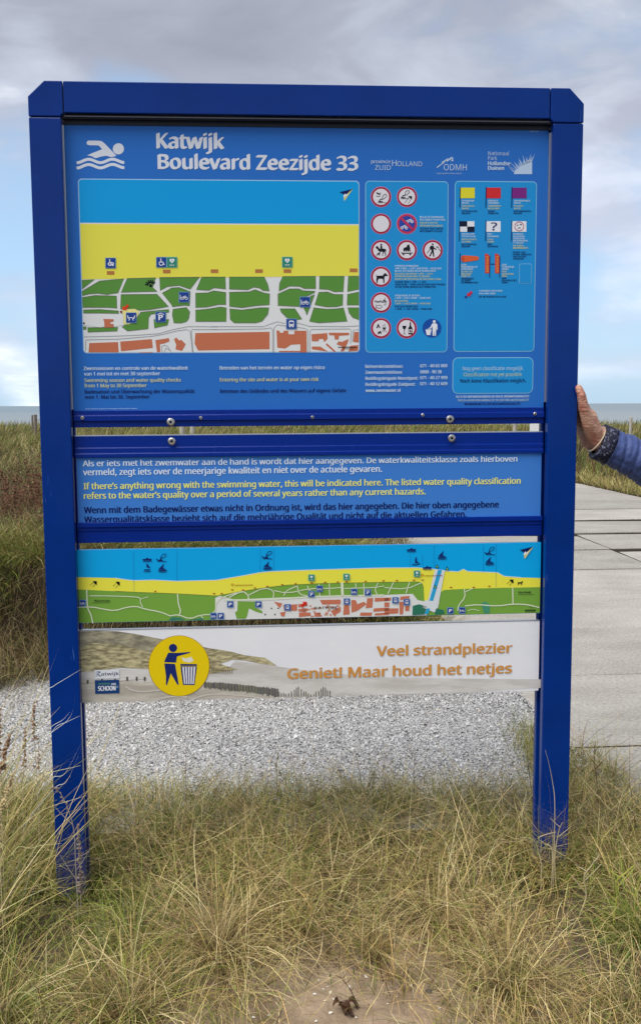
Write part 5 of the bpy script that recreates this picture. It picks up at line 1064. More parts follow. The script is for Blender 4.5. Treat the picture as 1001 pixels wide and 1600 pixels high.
lines(rows([('GEVAARLIJK', 112, 250, 250, W_), ('WATER', 112, 190, 276, W_), ('DANGEROUS', 112, 255, 308, TY), ('WATER', 112, 190, 336, TY), ('GEFÄHRLICHES', 112, 285, 366, TN), ('WASSER', 112, 205, 390, TN),
            ('VERBODEN TE', 404, 515, 250, W_), ('ZWEMMEN', 404, 525, 276, W_), ('SWIMMING', 404, 550, 308, TY), ('NOT ALLOWED', 404, 530, 336, TY), ('BADEN', 404, 478, 366, TN), ('VERBOTEN', 404, 520, 390, TN),
            ('VERONTREINIGD', 694, 875, 250, W_), ('WATER', 694, 770, 276, W_), ('POLLUTED', 694, 795, 308, TY), ('WATER', 694, 770, 336, TY), ('KONTAMINIERTES', 690, 885, 366, TN), ('WASSER', 690, 782, 390, TN)], c8), 2.4)
lines(rows([('WATERSPORT', 110, 258, 622, W_), ('TOEGESTAAN', 110, 262, 648, W_), ('WATER SPORTS', 112, 275, 682, TY), ('ALLOWED', 112, 215, 708, TY), ('WASSERSPORT', 108, 278, 737, TN), ('ERLAUBT', 108, 208, 760, TN),
            ('KIND', 398, 448, 622, W_), ('GEVONDEN', 398, 520, 648, W_), ('CHILD', 398, 462, 682, TY), ('FOUND', 398, 470, 708, TY), ('KIND', 398, 450, 737, TN), ('GEFUNDEN', 398, 515, 760, TN),
            ('PAARDEN', 686, 795, 622, W_), ('EN HONDEN', 686, 810, 648, W_), ('VERBODEN', 686, 812, 672, W_), ('EN VERBODEN', 686, 845, 696, W_), ('TE VISSEN', 686, 796, 720, W_), ('NO HORSES,', 686, 805, 752, TY), ('NO DOGS', 686, 810, 778, TY), ('ALLOWED AND', 686, 850, 776, TY),
            ('PFERDE UND', 682, 822, 826, TN), ('HUNDE VERBOTEN', 682, 885, 850, TN), ('UND FISCHEN', 682, 825, 874, TN), ('VERBOTEN', 682, 800, 898, TN)], c8), 2.4)
lines(rows([('GEEN', 132, 186, 200, W_), ('DRIJFMIDDELEN', 132, 298, 222, W_), ('GEBRUIKEN', 132, 254, 245, W_), ('DO NOT USE', 134, 250, 272, TY), ('INFLATABLE', 134, 240, 296, TY), ('OBJECTS', 134, 225, 318, TY), ('VERWENDEN', 132, 260, 345, TN), ('SIE KEINE', 132, 228, 364, TN), ('SCHWIMMHILFEN', 132, 302, 385, TN),
            ('GEEN', 555, 602, 200, W_), ('GEVAARLIJK', 555, 682, 222, W_), ('GEBIED', 555, 625, 245, W_), ('VERY', 555, 605, 272, TY), ('DANGEROUS', 555, 678, 296, TY), ('AREA', 555, 608, 318, TY), ('SEHR', 552, 600, 340, TN), ('GEFÄHRLICHES', 552, 708, 362, TN), ('GEBIET', 552, 622, 384, TN),
            ('U BEVINDT ZICH HIER', 316, 560, 472, W_), ('YOU ARE HERE', 316, 488, 500, W_), ('SIE BEFINDEN SICH HIER', 316, 600, 533, TN)], c9), 2.5)
pr = Print(); U = pr.uz([(810.5, 412), (829.5, 443)]); pr.rrect_uz(U[0][0], U[1][1], U[1][0], U[0][1], .004, BOXE, 3); pr.rrect_uz(U[0][0] + .001, U[1][1] + .001, U[1][0] - .001, U[0][1] - .001, .003, BOXB, 4); pr.build('blank_code_field', P1)

# --- text panel in the holder
P2W = 0.029
mb = MB(); mb.box(-0.6005, 0.5705, P2W, P2W + 0.012, 0.950, 1.130); P2 = mb.build('text_panel', pm((64, 130, 214)), board)
BW = (222, 236, 252); BY = (240, 240, 130)
pr = Print(P2W)
pr.text('Als er iets met het zwemwater aan de hand is wordt dat hier aangegeven. De waterkwaliteitsklasse zoals hierboven', 130, 807, 728.6, 8.9, BW, 4, 0.020)
pr.text('vermeld, zegt iets over de meerjarige kwaliteit en niet over de actuele gevaren.', 130.5, 596, 742.6, 9.6, BW, 4, 0.020); pr.build('lettering', P2)
pr = Print(P2W)
pr.text('If there’s anything wrong with the swimming water, this will be indicated here. The listed water quality classification', 131.5, 812, 764.4, 9.6, BY, 4, 0.020)
pr.text('refers to the water’s quality over a period of several years rather than any current hazards.', 131.8, 664, 779.4, 9.6, BY, 4, 0.020); pr.build('lettering', P2)
pr = Print(P2W)
pr.text('Wenn mit dem Badegewässer etwas nicht in Ordnung ist, wird das hier angegeben. Die hier oben angegebene', 132, 778, 801.8, 9.6, NAVY, 4, 0.020)
pr.text('Wasserqualitätsklasse bezieht sich auf die mehrjährige Qualität und nicht auf die aktuellen Gefahren.', 132.5, 728, 816.5, 9.6, NAVY, 4, 0.020); pr.build('lettering', P2)

# --- coast map strip
mb = MB(); mb.box(-0.6065, 0.5735, PW, PW + 0.016, 0.7055, 0.8912); P3 = mb.build('coast_map_panel', pm((0, 172, 240)), board)
def band(pr, top, bot, rgb, k):
    pr.poly(top + bot[::-1], rgb, k)
A = lambda x, y: (110 + x / 3.85, 840 + y / 3.85)
B = lambda x, y: (350 + x / 3.85, 840 + y / 3.85)
D = lambda x, y: (600 + x / 3.85, 840 + y / 3.85)
pr = Print()
coast = [A(44, 238), A(270, 243), A(330, 252), A(380, 258), A(500, 255), A(640, 262), A(880, 256), B(0, 248), B(110, 230), B(215, 210), B(290, 203), B(600, 192), B(960, 182), D(200, 181), D(295, 190), D(360, 200), D(445, 205), D(475, 190), D(500, 203), D(680, 210), D(720, 232), D(820, 240), D(935, 243)]
dune = [A(44, 312), A(270, 322), A(400, 328), A(640, 337), A(880, 350), B(0, 342), B(110, 322), B(250, 300), B(380, 285), B(600, 275), B(960, 268), D(200, 266), D(225, 272), D(236, 300), D(240, 380), D(330, 400), D(335, 330), D(360, 315), D(480, 308), D(700, 302), D(935, 298)]
zb = 0.7062; ub0, ub1 = -0.6065, 0.5733
C3 = pr.uz(coast); D3 = pr.uz(dune); C3[0] = (ub0, C3[0][1]); D3[0] = (ub0, D3[0][1]); C3[-1] = (ub1, C3[-1][1]); D3[-1] = (ub1, D3[-1][1])
G3 = (122, 170, 68)
pr.poly_uz(C3 + [(ub1, zb), (ub0, zb)], (242, 236, 76), 1); pr.poly_uz(D3 + [(ub1, zb), (ub0, zb)], G3, 2)
pr.stroke(coast[1:-1], 1.0, (232, 240, 236), 2); pr.stroke(dune[1:14], .7, (120, 120, 60), 3)
T3 = (228, 230, 228)
town = pr.uz([A(872, 362), A(900, 350), B(60, 372), B(350, 360), B(700, 352), B(960, 345), D(170, 338), D(200, 375), D(245, 385), D(262, 370)]) 
zr = on_board(690, 960, PW)[1]
pr.poly_uz(town + [(on_board(*D(255, 455), PW)[0], zb), (on_board(*A(870, 500), PW)[0], zb)], T3, 3)
for g in ([(60, 382), (235, 382), (200, 425), (155, 425), (140, 488), (70, 488), (80, 455), (62, 460)], [(190, 420), (225, 440), (232, 455), (190, 445)], [(960 - 640, 300), (425, 290), (500, 285), (500, 300)]): pass
pr.poly([B(*p) for p in [(82, 382), (230, 385), (190, 400), (195, 425), (228, 440), (232, 457), (190, 445), (150, 425), (140, 470), (130, 488), (76, 488), (66, 450), (80, 440)]], G3, 4)
blocks = [[(300, 385), (350, 395), (335, 425)], [(355, 405), (440, 400), (438, 440), (360, 440)], [(445, 400), (500, 395), (500, 410), (448, 420)], [(335, 450), (370, 445), (362, 475), (345, 472)], [(445, 430), (505, 425), (505, 440), (448, 445)],
          [(575, 375), (700, 372), (700, 400), (590, 402)], [(640, 440), (700, 415), (700, 445), (660, 470)], [(765, 375), (790, 375), (800, 400), (840, 385), (855, 400), (800, 440), (765, 450)], [(860, 365), (895, 362), (890, 420), (850, 425)], [(905, 362), (990, 360), (990, 380), (905, 385)], [(900, 425), (990, 420), (990, 440), (895, 445)], [(820, 450), (890, 450), (885, 470), (815, 470)], [(720, 400), (750, 400), (755, 460), (715, 465)], [(905, 455), (990, 450), (990, 465), (905, 468)], [(450, 450), (520, 450), (520, 470), (450, 478)], [(540, 450), (580, 450), (580, 475), (545, 475)]]
for g in blocks: pr.poly([B(*p) for p in g], (204, 120, 92), 5)
for i in range(26):
    x = random.uniform(450, 690); y = random.uniform(405, 470); w_ = random.uniform(8, 22); a = random.uniform(-4, 8); pr.poly([B(x, y), B(x + w_, y - a * .5), B(x + w_ + 3, y + 8), B(x + 2, y + 10)], (212, 146, 124), 5)
for g in ([(0, 365), (40, 360), (40, 378), (0, 382)], [(95, 355), (150, 350), (150, 372), (95, 375)], [(0, 390), (30, 388), (30, 415), (0, 418)], [(90, 385), (118, 385), (112, 460), (92, 462)], [(0, 425), (85, 425), (82, 455), (0, 460)], [(125, 410), (150, 408), (150, 440), (125, 442)]): pr.poly([D(*p) for p in g], (204, 120, 92), 5)
for x, y in ((247, 462), (306, 462), (325, 425), (285, 425)): pr.disc(*B(x, y), 1.3, (90, 100, 95), 5, 8)
for pts, fn, w_ in (([(100, 312), (104, 425), (125, 460), (137, 515)], A, 1.8), ([(45, 420), (130, 415), (200, 430), (270, 440), (340, 418), (400, 412), (450, 430), (540, 445), (600, 470)], A, 1.6), ([(115, 350), (250, 350), (400, 356), (425, 365), (420, 390), (438, 418)], A, 1.2), ([(425, 368), (470, 355)], A, .8),
                ([(645, 338), (650, 400), (665, 440), (655, 465)], A, 1.8), ([(600, 470), (650, 462), (720, 490), (780, 465), (870, 460), (880, 370), (1000, 330)], A, 1.6), ([(780, 465), (800, 485)], A, 1.2), ([(890, 352), (935, 362)], A, 1.4),
                ([(0, 375), (300, 372), (500, 355), (700, 350), (960, 345)], B, 2.2), ([(30, 360), (110, 318), (145, 345), (148, 370)], B, 1.8), ([(148, 345), (240, 300), (300, 318), (296, 365)], B, 1.4), ([(360, 350), (370, 320), (440, 290)], B, 1.4), ([(440, 290), (450, 340), (500, 350)], B, 1.4), ([(300, 318), (380, 335), (520, 305), (640, 305), (700, 300)], B, 1.3),
                ([(500, 290), (520, 330), (540, 350)], B, 1.4), ([(570, 280), (575, 350)], B, 1.4), ([(632, 275), (634, 350)], B, 1.4), ([(708, 270), (712, 352)], B, 4.2), ([(720, 305), (900, 300), (960, 290)], B, 1.2), ([(790, 275), (795, 345)], B, 1.4), ([(838, 275), (842, 345)], B, 1.4), ([(925, 272), (905, 310), (920, 345)], B, 1.4),
                ([(0, 300), (130, 310), (225, 270)], D, 1.3), ([(55, 268), (20, 340)], D, 1.5), ([(150, 268), (130, 335)], D, 1.5), ([(480, 308), (485, 360), (445, 405), (440, 440)], D, 1.6), ([(480, 330), (530, 305)], D, 1.2), ([(485, 410), (560, 402), (680, 412), (770, 398), (860, 402), (930, 420)], D, 1.7), ([(770, 300), (772, 398)], D, 1.8), ([(500, 440), (530, 428), (570, 440)], D, .9)):
    pr.smooth_stroke([fn(*p) for p in pts], w_, (226, 234, 206), 6, 1)
pr.poly([D(*p) for p in [(303, 188), (362, 196), (322, 420), (300, 450), (230, 420), (240, 378), (262, 378)]], (222, 228, 232), 7)
pr.poly([D(*p) for p in [(322, 192), (346, 196), (292, 380), (270, 378)]], (40, 168, 218), 8)
pr.poly([D(*p) for p in [(170, 410), (210, 400), (255, 415), (238, 462), (168, 466)]], (48, 120, 96), 7); pr.poly([D(*p) for p in [(255, 425), (275, 425), (262, 458), (240, 460)]], (40, 168, 218), 8); pr.poly([D(*p) for p in [(310, 425), (355, 435), (362, 458), (302, 460)]], (48, 120, 96), 8); pr.poly([D(*p) for p in [(582, 395), (605, 385), (632, 400), (632, 452), (598, 455)]], (70, 150, 120), 5)
for pts in ([(380, 85), (384, 325)], [(641, 80), (641, 258)]):
    (xa, ya), (xb, yb) = A(*pts[0]), A(*pts[1])
    for i in range(0, 26): t = i / 26; pr.stroke([(xa + (xb - xa) * t, ya + (yb - ya) * t), (xa + (xb - xa) * (t + .016), ya + (yb - ya) * (t + .016))], .7, (20, 80, 150), 7)
for (fn, x, y0, y1) in ((B, 218, 70, 208), (B, 298, 68, 203), (D, 298, 45, 180), (D, 594, 42, 208), (D, 670, 40, 298), (D, 155, 105, 178), (D, 228, 105, 165)):
    (xa, ya), (xb, yb) = fn(x, y0), fn(x, y1); n_ = int((yb - ya) / 1.7)
    for i in range(n_): t = i / n_; pr.stroke([(xa, ya + (yb - ya) * t), (xa, ya + (yb - ya) * t + .8)], .7, (20, 80, 150), 9)
pr.text('KATWIJK', *[B(545, 0)[0], B(680, 0)[0]], B(0, 428)[1], 3.6, BLACK, 8, 0.01)
pr.text('Wassenaar', A(145, 0)[0], A(240, 0)[0], A(0, 385)[1], 3.2, BLACK, 8, 0.01); pr.stroke([A(132, 392), A(242, 390)], .5, BLACK, 8)
pr.text('Noordwijk', D(805, 0)[0], D(880, 0)[0], D(0, 334)[1], 3.2, BLACK, 8, 0.01); pr.stroke([D(803, 341), D(898, 341)], .5, BLACK, 8)
pr.text('1 km', D(866, 0)[0], D(888, 0)[0], D(0, 424)[1], 2.0, BLACK, 8, 0.0); pr.stroke([D(843, 436), D(908, 435)], 1.6, BLACK, 8); pr.stroke([D(845, 446), D(905, 445)], .6, BLACK, 8)
pr.text('TE WATERLATEN VAN BOTEN', B(62, 0)[0], B(172, 0)[0], B(0, 290)[1], 2.0, (150, 50, 30), 8, 0.01); pr.ring(*B(50, 282), 1.7, .7, (180, 60, 30), 8, 10)
pr.text('TE WATERLATEN VAN BOTEN', D(235, 0)[0], D(347, 0)[0], D(0, 233)[1], 2.0, (150, 50, 30), 9, 0.01); pr.ring(*D(227, 224), 1.7, .7, (180, 60, 30), 9, 10)
for fn, x, y in ((A, 512, 322), (A, 864, 336), (A, 910, 335), (B, 50, 313), (B, 115, 314), (B, 187, 302), (B, 260, 292), (B, 350, 282), (B, 430, 277), (B, 527, 271), (B, 607, 268), (B, 683, 266), (B, 735, 265), (B, 850, 262), (B, 957, 259), (D, 75, 257), (D, 177, 255), (D, 229, 254), (D, 400, 299), (D, 536, 298), (D, 630, 291)):
    px, py = fn(x, y); pr.rect(px - 1.8, py - .8, px + 1.8, py + .8, (176, 92, 40), 8)
for fn, x, y in ((D, 316, 172), (D, 376, 185), (D, 305, 294)):
    pr.poly([fn(x, y - 13), fn(x + 12, y + 10), fn(x - 12, y + 10)], BLACK, 9); pr.poly([fn(x, y - 6), fn(x + 7, y + 7), fn(x - 7, y + 7)], (120, 190, 120), 10)
pr.poly([A(*p) for p in [(590, 500), (610, 478), (660, 480), (690, 492)]], (60, 130, 110), 4); pr.poly([A(*p) for p in [(720, 495), (800, 480), (800, 493)]], (60, 130, 110), 4)
arrow(pr, (B(455, 348)[0] + 11, B(455, 385)[1]), -9.5, (222, 36, 20), 12)
north(pr, *D(853, 88), 10.6, 9)
pr.build('coast_map', P3)
SN = (12, 40, 110)
def act(fn, x, y, kind):
    pr = Print(); X, Y = fn(x, y); q = lambda a, b: (X + a, Y - b)
    if kind == 'kite':
        pr.stroke([q(-1, -1), q(0, 2), q(3, 5), q(6.5, 5.5), q(7.5, 3), q(4, -.5), q(-1, -1)], 1.0, SN, 6); pr.poly([q(-3, -4), q(-1, -1), q(1, -2), q(-1, -4)], SN, 6); pr.stroke([q(-8, -3), q(-4, -5), q(2, -4.5)], 1.7, SN, 6); pr.stroke([q(-6, -6.5), q(0, -6), q(8, -6.8)], 1.1, SN, 6)
    elif kind == 'surf':
        pr.poly([q(-6, -2), q(3, 7), q(1, 0), q(6, -2), q(0, -3)], SN, 6); pr.stroke([q(-6, -4), q(0, -4.5), q(7, -3.5)], 1.8, SN, 6); pr.stroke([q(-6, -6), q(0, -6.6), q(7, -6)], .9, SN, 6)
    elif kind == 'boat':
        pr.poly([q(-8, 0), q(-2, 1), q(0, 3), q(2, 1), q(7, 1), q(6, -2), q(-6, -2)], SN, 6); pr.stroke([q(-7, -3.2), q(0, -3.6), q(7, -3)], .9, SN, 6)
    elif kind == 'sail':
        pr.poly([q(-1, 8), q(5, 0), q(-1, 1)], SN, 6); pr.poly([q(-5, -2), q(5, -2), q(3, -4), q(-4, -4)], SN, 6); pr.stroke([q(-6, -5.5), q(0, -6), q(6, -5.2)], 1.0, SN, 6)
    elif kind == 'kitefly':
        pr.poly([q(-3, 3), q(3.2, 3), q(3.4, -3), q(.5, -1.5)], BLACK, 6); pr.stroke([q(-2, 1), q(-7, -4)], .5, BLACK, 6); pr.stroke([q(1, -2), q(-3, -6.5)], .5, BLACK, 6)
    elif kind == 'dog':
        pr.poly([q(-4.5, 2), q(-3.5, 1), q(1.5, 1.2), q(3, 3), q(4.8, 2), q(3, .5), q(2.6, -3.4), q(1.8, -3.4), q(1.4, -.8), q(-2, -.8), q(-3, -3.4), q(-3.8, -3.4), q(-3.4, 0)], BLACK, 6)
    elif kind == 'ski':
        pr.disc(*q(0, 6), 1.3, SN, 6, 8); pr.poly([q(-2, 4), q(1, 4.5), q(2, 0), q(5, -1), q(1, -2), q(-3, -2), q(-1, 0)], SN, 6); pr.stroke([q(-6, -4), q(0, -5), q(6, -2.5)], 1.6, SN, 6)
    pr.build('map_symbol', P3)
for a in ((A, 463, 130, 'boat'), (A, 548, 118, 'kite'), (A, 463, 182, 'sail'), (A, 553, 182, 'surf'), (B, 258, 102, 'kite'), (B, 260, 168, 'surf'), (D, 163, 72, 'boat'), (D, 190, 145, 'ski'), (D, 258, 180, 'boat'), (D, 345, 105, 'surf'), (D, 632, 77, 'kite'), (D, 630, 140, 'surf'),
          (A, 147, 272, 'kitefly'), (A, 285, 276, 'kitefly'), (D, 762, 263, 'kitefly'), (D, 815, 272, 'dog')): act(*a)
for fn, x, y, kd in ((A, 76, 392, 'bike'), (A, 861, 470, 'bike'), (A, 905, 470, 'p'), (A, 962, 400, 'p'), (B, 207, 400, 'p'), (B, 382, 418, 'bus'), (B, 525, 338, 'P'), (B, 573, 307, 'bike'), (B, 525, 240, 'aed'), (B, 735, 235, 'aed'), (B, 780, 325, 'bike'), (B, 863, 328, 'P'), (B, 737, 383, 'bus'), (D, 66, 376, 'bus'), (D, 134, 387, 'bus'), (D, 395, 438, 'p'), (D, 466, 436, 'bike'), (D, 195, 216, 'aed')):
    pr = Print(); icon(pr, *fn(x, y), kd, 4.2, 12); pr.build('map_symbol', P3)

# --- dune picture strip
mb = MB(); mb.box(-0.6065, 0.5735, PW, PW + 0.012, 0.4985, 0.6855)
def sky_print():
    return mat('print_pale_sky', lin(226, 228, 233), 0.36, 0.2, col2=lin(234, 235, 238), vscale=2.5, stretch=(1, 1, 3))
P4 = mb.build('dune_picture_panel', sky_print(), board)
mb = MB(); mb.box(-0.6065, 0.5735, PW - 0.001, PW + 0.013, 0.6857, 0.6872); mb.build('edge_trim', ALU, board)
E_ = lambda x, y: (110 + x / 2.567, 970 + y / 2.567)
def photo_print(name, a, b, scale, stretch, rotz=0, lo=.40, hi=.60): 
    m = mat(name, lin(*a), 0.35, 0.35, col2=lin(*b), vscale=scale, stretch=stretch); _e = m.node_tree.nodes['Color Ramp'].color_ramp.elements; _e[0].position = lo; _e[1].position = hi; m.node_tree.nodes['Mapping'].inputs['Rotation'].default_value = (0, rotz, 0); return m
HILL = photo_print('print_dune_grass', (128, 120, 92), (200, 190, 148), 40, (1, 1, 4.0), R(22))
HILL2 = photo_print('print_dune_grass_shade', (120, 116, 100), (170, 164, 138), 30, (1, 1, 3.0), R(20))
BEACH = photo_print('print_beach_sand', (172, 166, 154), (200, 194, 182), 9, (1, 1, 5), R(4))
BEACH2 = photo_print('print_beach_sand_pale', (194, 190, 184), (214, 212, 208), 7, (1, 1, 6), R(-3))
pr = Print(); zb = 0.4988
def clampz(pts):
    q = pr.uz([E_(*p) for p in pts]); return [(max(u, -0.6063), max(z, zb)) for u, z in q]
pr.poly_uz(clampz([(42, 300), (38, 190), (300, 195), (620, 205), (660, 160), (700, 165), (820, 182), (1001, 205), (1200, 225), (1600, 232), (1900, 235), (1900, 268), (1600, 290), (1200, 310), (700, 325), (42, 345)]), BEACH2, 1)
pr.poly_uz(clampz([(42, 345), (42, 235), (330, 245), (480, 255), (640, 270), (800, 300), (1000, 305), (900, 325), (500, 345)]), BEACH, 2)
pr.poly_uz(clampz([(38, 205), (38, 42), (100, 40), (190, 42), (260, 52), (330, 66), (430, 85), (560, 110), (640, 122), (700, 138), (780, 148), (828, 180), (760, 172), (700, 158), (650, 155), (600, 172), (670, 195), (560, 212), (500, 205), (350, 195), (200, 188), (100, 200)]), HILL, 3)
pr.poly_uz(clampz([(38, 110), (38, 42), (100, 40), (190, 42), (260, 52), (330, 66), (430, 85), (560, 110), (500, 120), (380, 118), (330, 128), (200, 95), (90, 88)]), HILL2, 4)
POLE = (92, 86, 78)
for x in (70, 228, 266, 298): pr.poly([E_(x - 3, 224 + (238 - 224) * (x < 100)), E_(x + 4, 224 + 12 * (x < 100)), E_(x + 4, 240 + 12 * (x < 100)), E_(x - 3, 240 + 12 * (x < 100))], POLE, 5)
pr.stroke([E_(42, 252), E_(310, 232)], .5, (140, 134, 124), 5)
x = 536.0
while x < 830:
    t = (x - 536) / 294; y0 = 245 + 28 * t ** 1.5; h_ = 22 + random.uniform(-3, 6); pr.poly([E_(x, y0 + random.uniform(-3, 3)), E_(x + 4.4, y0 + random.uniform(-3, 3)), E_(x + 4.6, y0 + h_ + 8 * t), E_(x, y0 + h_ + 8 * t)], (random.randint(80, 112),) * 2 + (86,), 5); x += 6.1
while x < 1040:
    y0 = 262 + 30 * abs(math.sin(x * .031)) + random.uniform(-4, 4); pr.poly([E_(x, y0), E_(x + 3.2, y0), E_(x + 3.4, 303), E_(x, 303)], (random.randint(84, 118),) * 2 + (92,), 5); x += 7.5 + random.uniform(0, 5)
for a in ([(565, 195), (600, 200), (640, 196)],): pr.stroke([E_(*p) for p in a], 1.2, (140, 130, 100), 5)
for i in range(12): xx = 560 + i * 8; pr.stroke([E_(xx, 196), E_(xx + 1, 212)], 1.0, (130, 118, 92), 5)
for pts, w_ in (([(220, 262), (250, 280), (300, 285), (360, 275), (430, 285)], 2.5), ([(300, 330), (400, 300), (470, 305)], 3), ([(480, 318), (560, 290), (700, 300), (840, 318)], 2.4)): pr.smooth_stroke([E_(*p) for p in pts], w_, (206, 200, 190), 5)
pr.build('dune_picture', P4)
pr = Print(); XL_, YL_ = E_(98, 200)
pr.rect(*E_(98, 197), *E_(198, 230), (226, 230, 234), 6); pr.text('atwijk', E_(124, 0)[0], E_(196, 0)[0], E_(0, 219)[1], 5.2, (70, 74, 110), 7, 0.012); pr.stroke([E_(103, 206), E_(114, 203), E_(122, 205)], 1.0, (60, 90, 150), 7); pr.stroke([E_(120, 204), E_(110, 213), E_(122, 222)], 1.6, (60, 70, 120), 7); pr.stroke([E_(102, 214), E_(110, 213)], .8, (60, 90, 150), 7); pr.stroke([E_(102, 222), E_(112, 219)], .8, (60, 90, 150), 7)
pr.rect(*E_(99, 238), *E_(198, 290), (28, 66, 122), 6)
for x in (127, 180): pr.rect(*E_(x - 2, 231), *E_(x + 3, 239), (40, 60, 100), 6)
pr.text('SUPPORTER', E_(113, 0)[0], E_(160, 0)[0], E_(0, 257)[1], 3.2, (90, 150, 130), 7, 0.02); pr.text('VAN', E_(165, 0)[0], E_(183, 0)[0], E_(0, 257)[1], 3.2, WHITE, 7, 0.02); pr.text('SCHOON', E_(113, 0)[0], E_(182, 0)[0], E_(0, 280)[1], 7.4, WHITE, 7, 0.025); pr.ring(*E_(189, 264), 1.6, .6, (160, 190, 220), 7, 10)
pr.build('logo', P4)
pr = Print(); OR = (216, 152, 76)
pr.text('Veel strandplezier', 588.5, 798.5, 1024.6, 15.8, (212, 160, 96), 6, 0.028); pr.text('Geniet! Maar houd het netjes', 449.5, 798, 1060.2, 16.2, (212, 160, 96), 6, 0.028)
pr.text('Veel strandplezier', 588.5, 798.5, 1024.6, 15.8, OR, 7, 0.010); pr.text('Geniet! Maar houd het netjes', 449.5, 798, 1060.2, 16.2, OR, 7, 0.010)
pr.build('lettering', P4, 'orange slogan lettering')
pr = Print(); cx_, cy_ = E_(436, 180); T_ = (22, 42, 112)
pr.disc(cx_, cy_, 47.6, (190, 150, 30), 6, 48); pr.disc(cx_, cy_, 46.8, (238, 208, 12), 7, 48)
pr.disc(*E_(412, 108), 16.5 / 2.567, T_, 8, 20)
pr.poly([E_(*p) for p in [(393, 127), (430, 128), (480, 124), (480, 128), (428, 142), (424, 167), (377, 165), (380, 155)]], T_, 8)
pr.poly([E_(*p) for p in [(377, 170), (420, 172), (435, 255), (430, 256), (403, 210), (388, 257), (384, 257), (384, 220)]], T_, 8)
pr.poly([E_(*p) for p in [(445, 146), (465, 150), (485, 143), (495, 160), (480, 167), (455, 163)]], (232, 230, 214), 8)
pr.poly([E_(*p) for p in [(441, 172), (508, 173), (507, 180), (442, 180)]], T_, 8); pr.poly([E_(*p) for p in [(442, 182), (508, 182), (498, 257), (452, 256)]], T_, 8)
for i in range(5):
    a0 = 449 + i * 11.5; b0 = 457 + i * 8.4; pr.poly([E_(a0, 184), E_(a0 + 7.0, 184), E_(b0 + 5, 253), E_(b0, 253)], (228, 230, 236), 9)
pr.build('tidy_up_emblem', P4)
# ------------------------------------------------------------------ person standing beside the board, one hand on its post
SKIN = bpy.data.materials.new('weathered_skin'); SKIN.use_nodes = True
def skin_nodes():
    N, L = SKIN.node_tree.nodes, SKIN.node_tree.links; b = N['Principled BSDF']; b.inputs['Roughness'].default_value = 0.5; b.inputs['Specular IOR Level'].default_value = 0.4
    b.inputs['Subsurface Weight'].default_value = 0.12; b.inputs['Subsurface Radius'].default_value = (0.006, 0.002, 0.001)
    tc = N.new('ShaderNodeTexCoord'); n = N.new('ShaderNodeTexNoise'); n.inputs['Scale'].default_value = 42; n.inputs['Detail'].default_value = 5; L.new(tc.outputs['Object'], n.inputs[0])
    r = N.new('ShaderNodeValToRGB'); e = r.color_ramp.elements; e[0].position = .34; e[0].color = (0.46, 0.18, 0.125, 1); e[1].position = .60; e[1].color = (0.66, 0.38, 0.27, 1); L.new(n.outputs[0], r.inputs[0]); L.new(r.outputs[0], b.inputs['Base Color'])
    mp = N.new('ShaderNodeMapping'); mp.inputs['Rotation'].default_value = (0, R(-35), 0); mp.inputs['Scale'].default_value = (1, 1, 3.2); L.new(tc.outputs['Object'], mp.inputs[0])
    n2 = N.new('ShaderNodeTexNoise'); n2.inputs['Scale'].default_value = 60; n2.inputs['Detail'].default_value = 5; n2.inputs['Distortion'].default_value = .6; L.new(mp.outputs[0], n2.inputs[0])
    bp = N.new('ShaderNodeBump'); bp.inputs['Strength'].default_value = 0.9; bp.inputs['Distance'].default_value = 0.006; L.new(n2.outputs[0], bp.inputs['Height']); L.new(bp.outputs[0], b.inputs['Normal'])
skin_nodes()
W3 = lambda x, y, z: board_world((x, y, z))
person = tag(empty('person', (1.36, 3.02, 0.0)), 'person in a blue quilted jacket reaching in to hold the right post with one hand', 'person')
po = Vector(person.location)
def chain(mb, P, rads, n=12, flat=None):
    """overlapping tapered links; welded into one skin afterwards"""
    P = [Vector(p) for p in P]
    for (a, b), (r0, r1) in zip(zip(P, P[1:]), zip(rads, rads[1:])):
        k = max(2, int((b - a).length / (min(r0, r1) * 0.5)))
        for i in range(k + 1): t = i / k; mb.ball(a.lerp(b, t), r0 + (r1 - r0) * t, n=n)
def weld(name, mb, vox, m, sm=3, parent=None):
    o = mesh_obj('tmp', mb.V, mb.F, m); r = o.modifiers.new('r', 'REMESH'); r.mode = 'VOXEL'; r.voxel_size = vox; s = o.modifiers.new('s', 'SMOOTH'); s.iterations = sm; s.factor = .6
    dg = bpy.context.evaluated_depsgraph_get(); me = bpy.data.meshes.new_from_object(o.evaluated_get(dg)); me.name = name
    me.polygons.foreach_set('use_smooth', [True] * len(me.polygons)); me.materials.clear(); me.materials.append(m)
    old = o.data; bpy.data.objects.remove(o); bpy.data.meshes.remove(old); q = bpy.data.objects.new(name, me); COL.objects.link(q)
    if parent is not None: q.parent = parent; q.location = -Vector(parent.location)
    return q
hb = MB()
wr, fa = W3(.714, .050, 1.163), W3(.80, .052, 1.112)
chain(hb, [W3(.664, -.010, 1.2865) - np.array([.013, 0, 0]), W3(.658, -.0125, 1.268), W3(.667, -.006, 1.236), W3(.686, .014, 1.196), W3(.706, .036, 1.170)], [.0098, .0118, .0135, .0190, .0240])       # thumb and its root
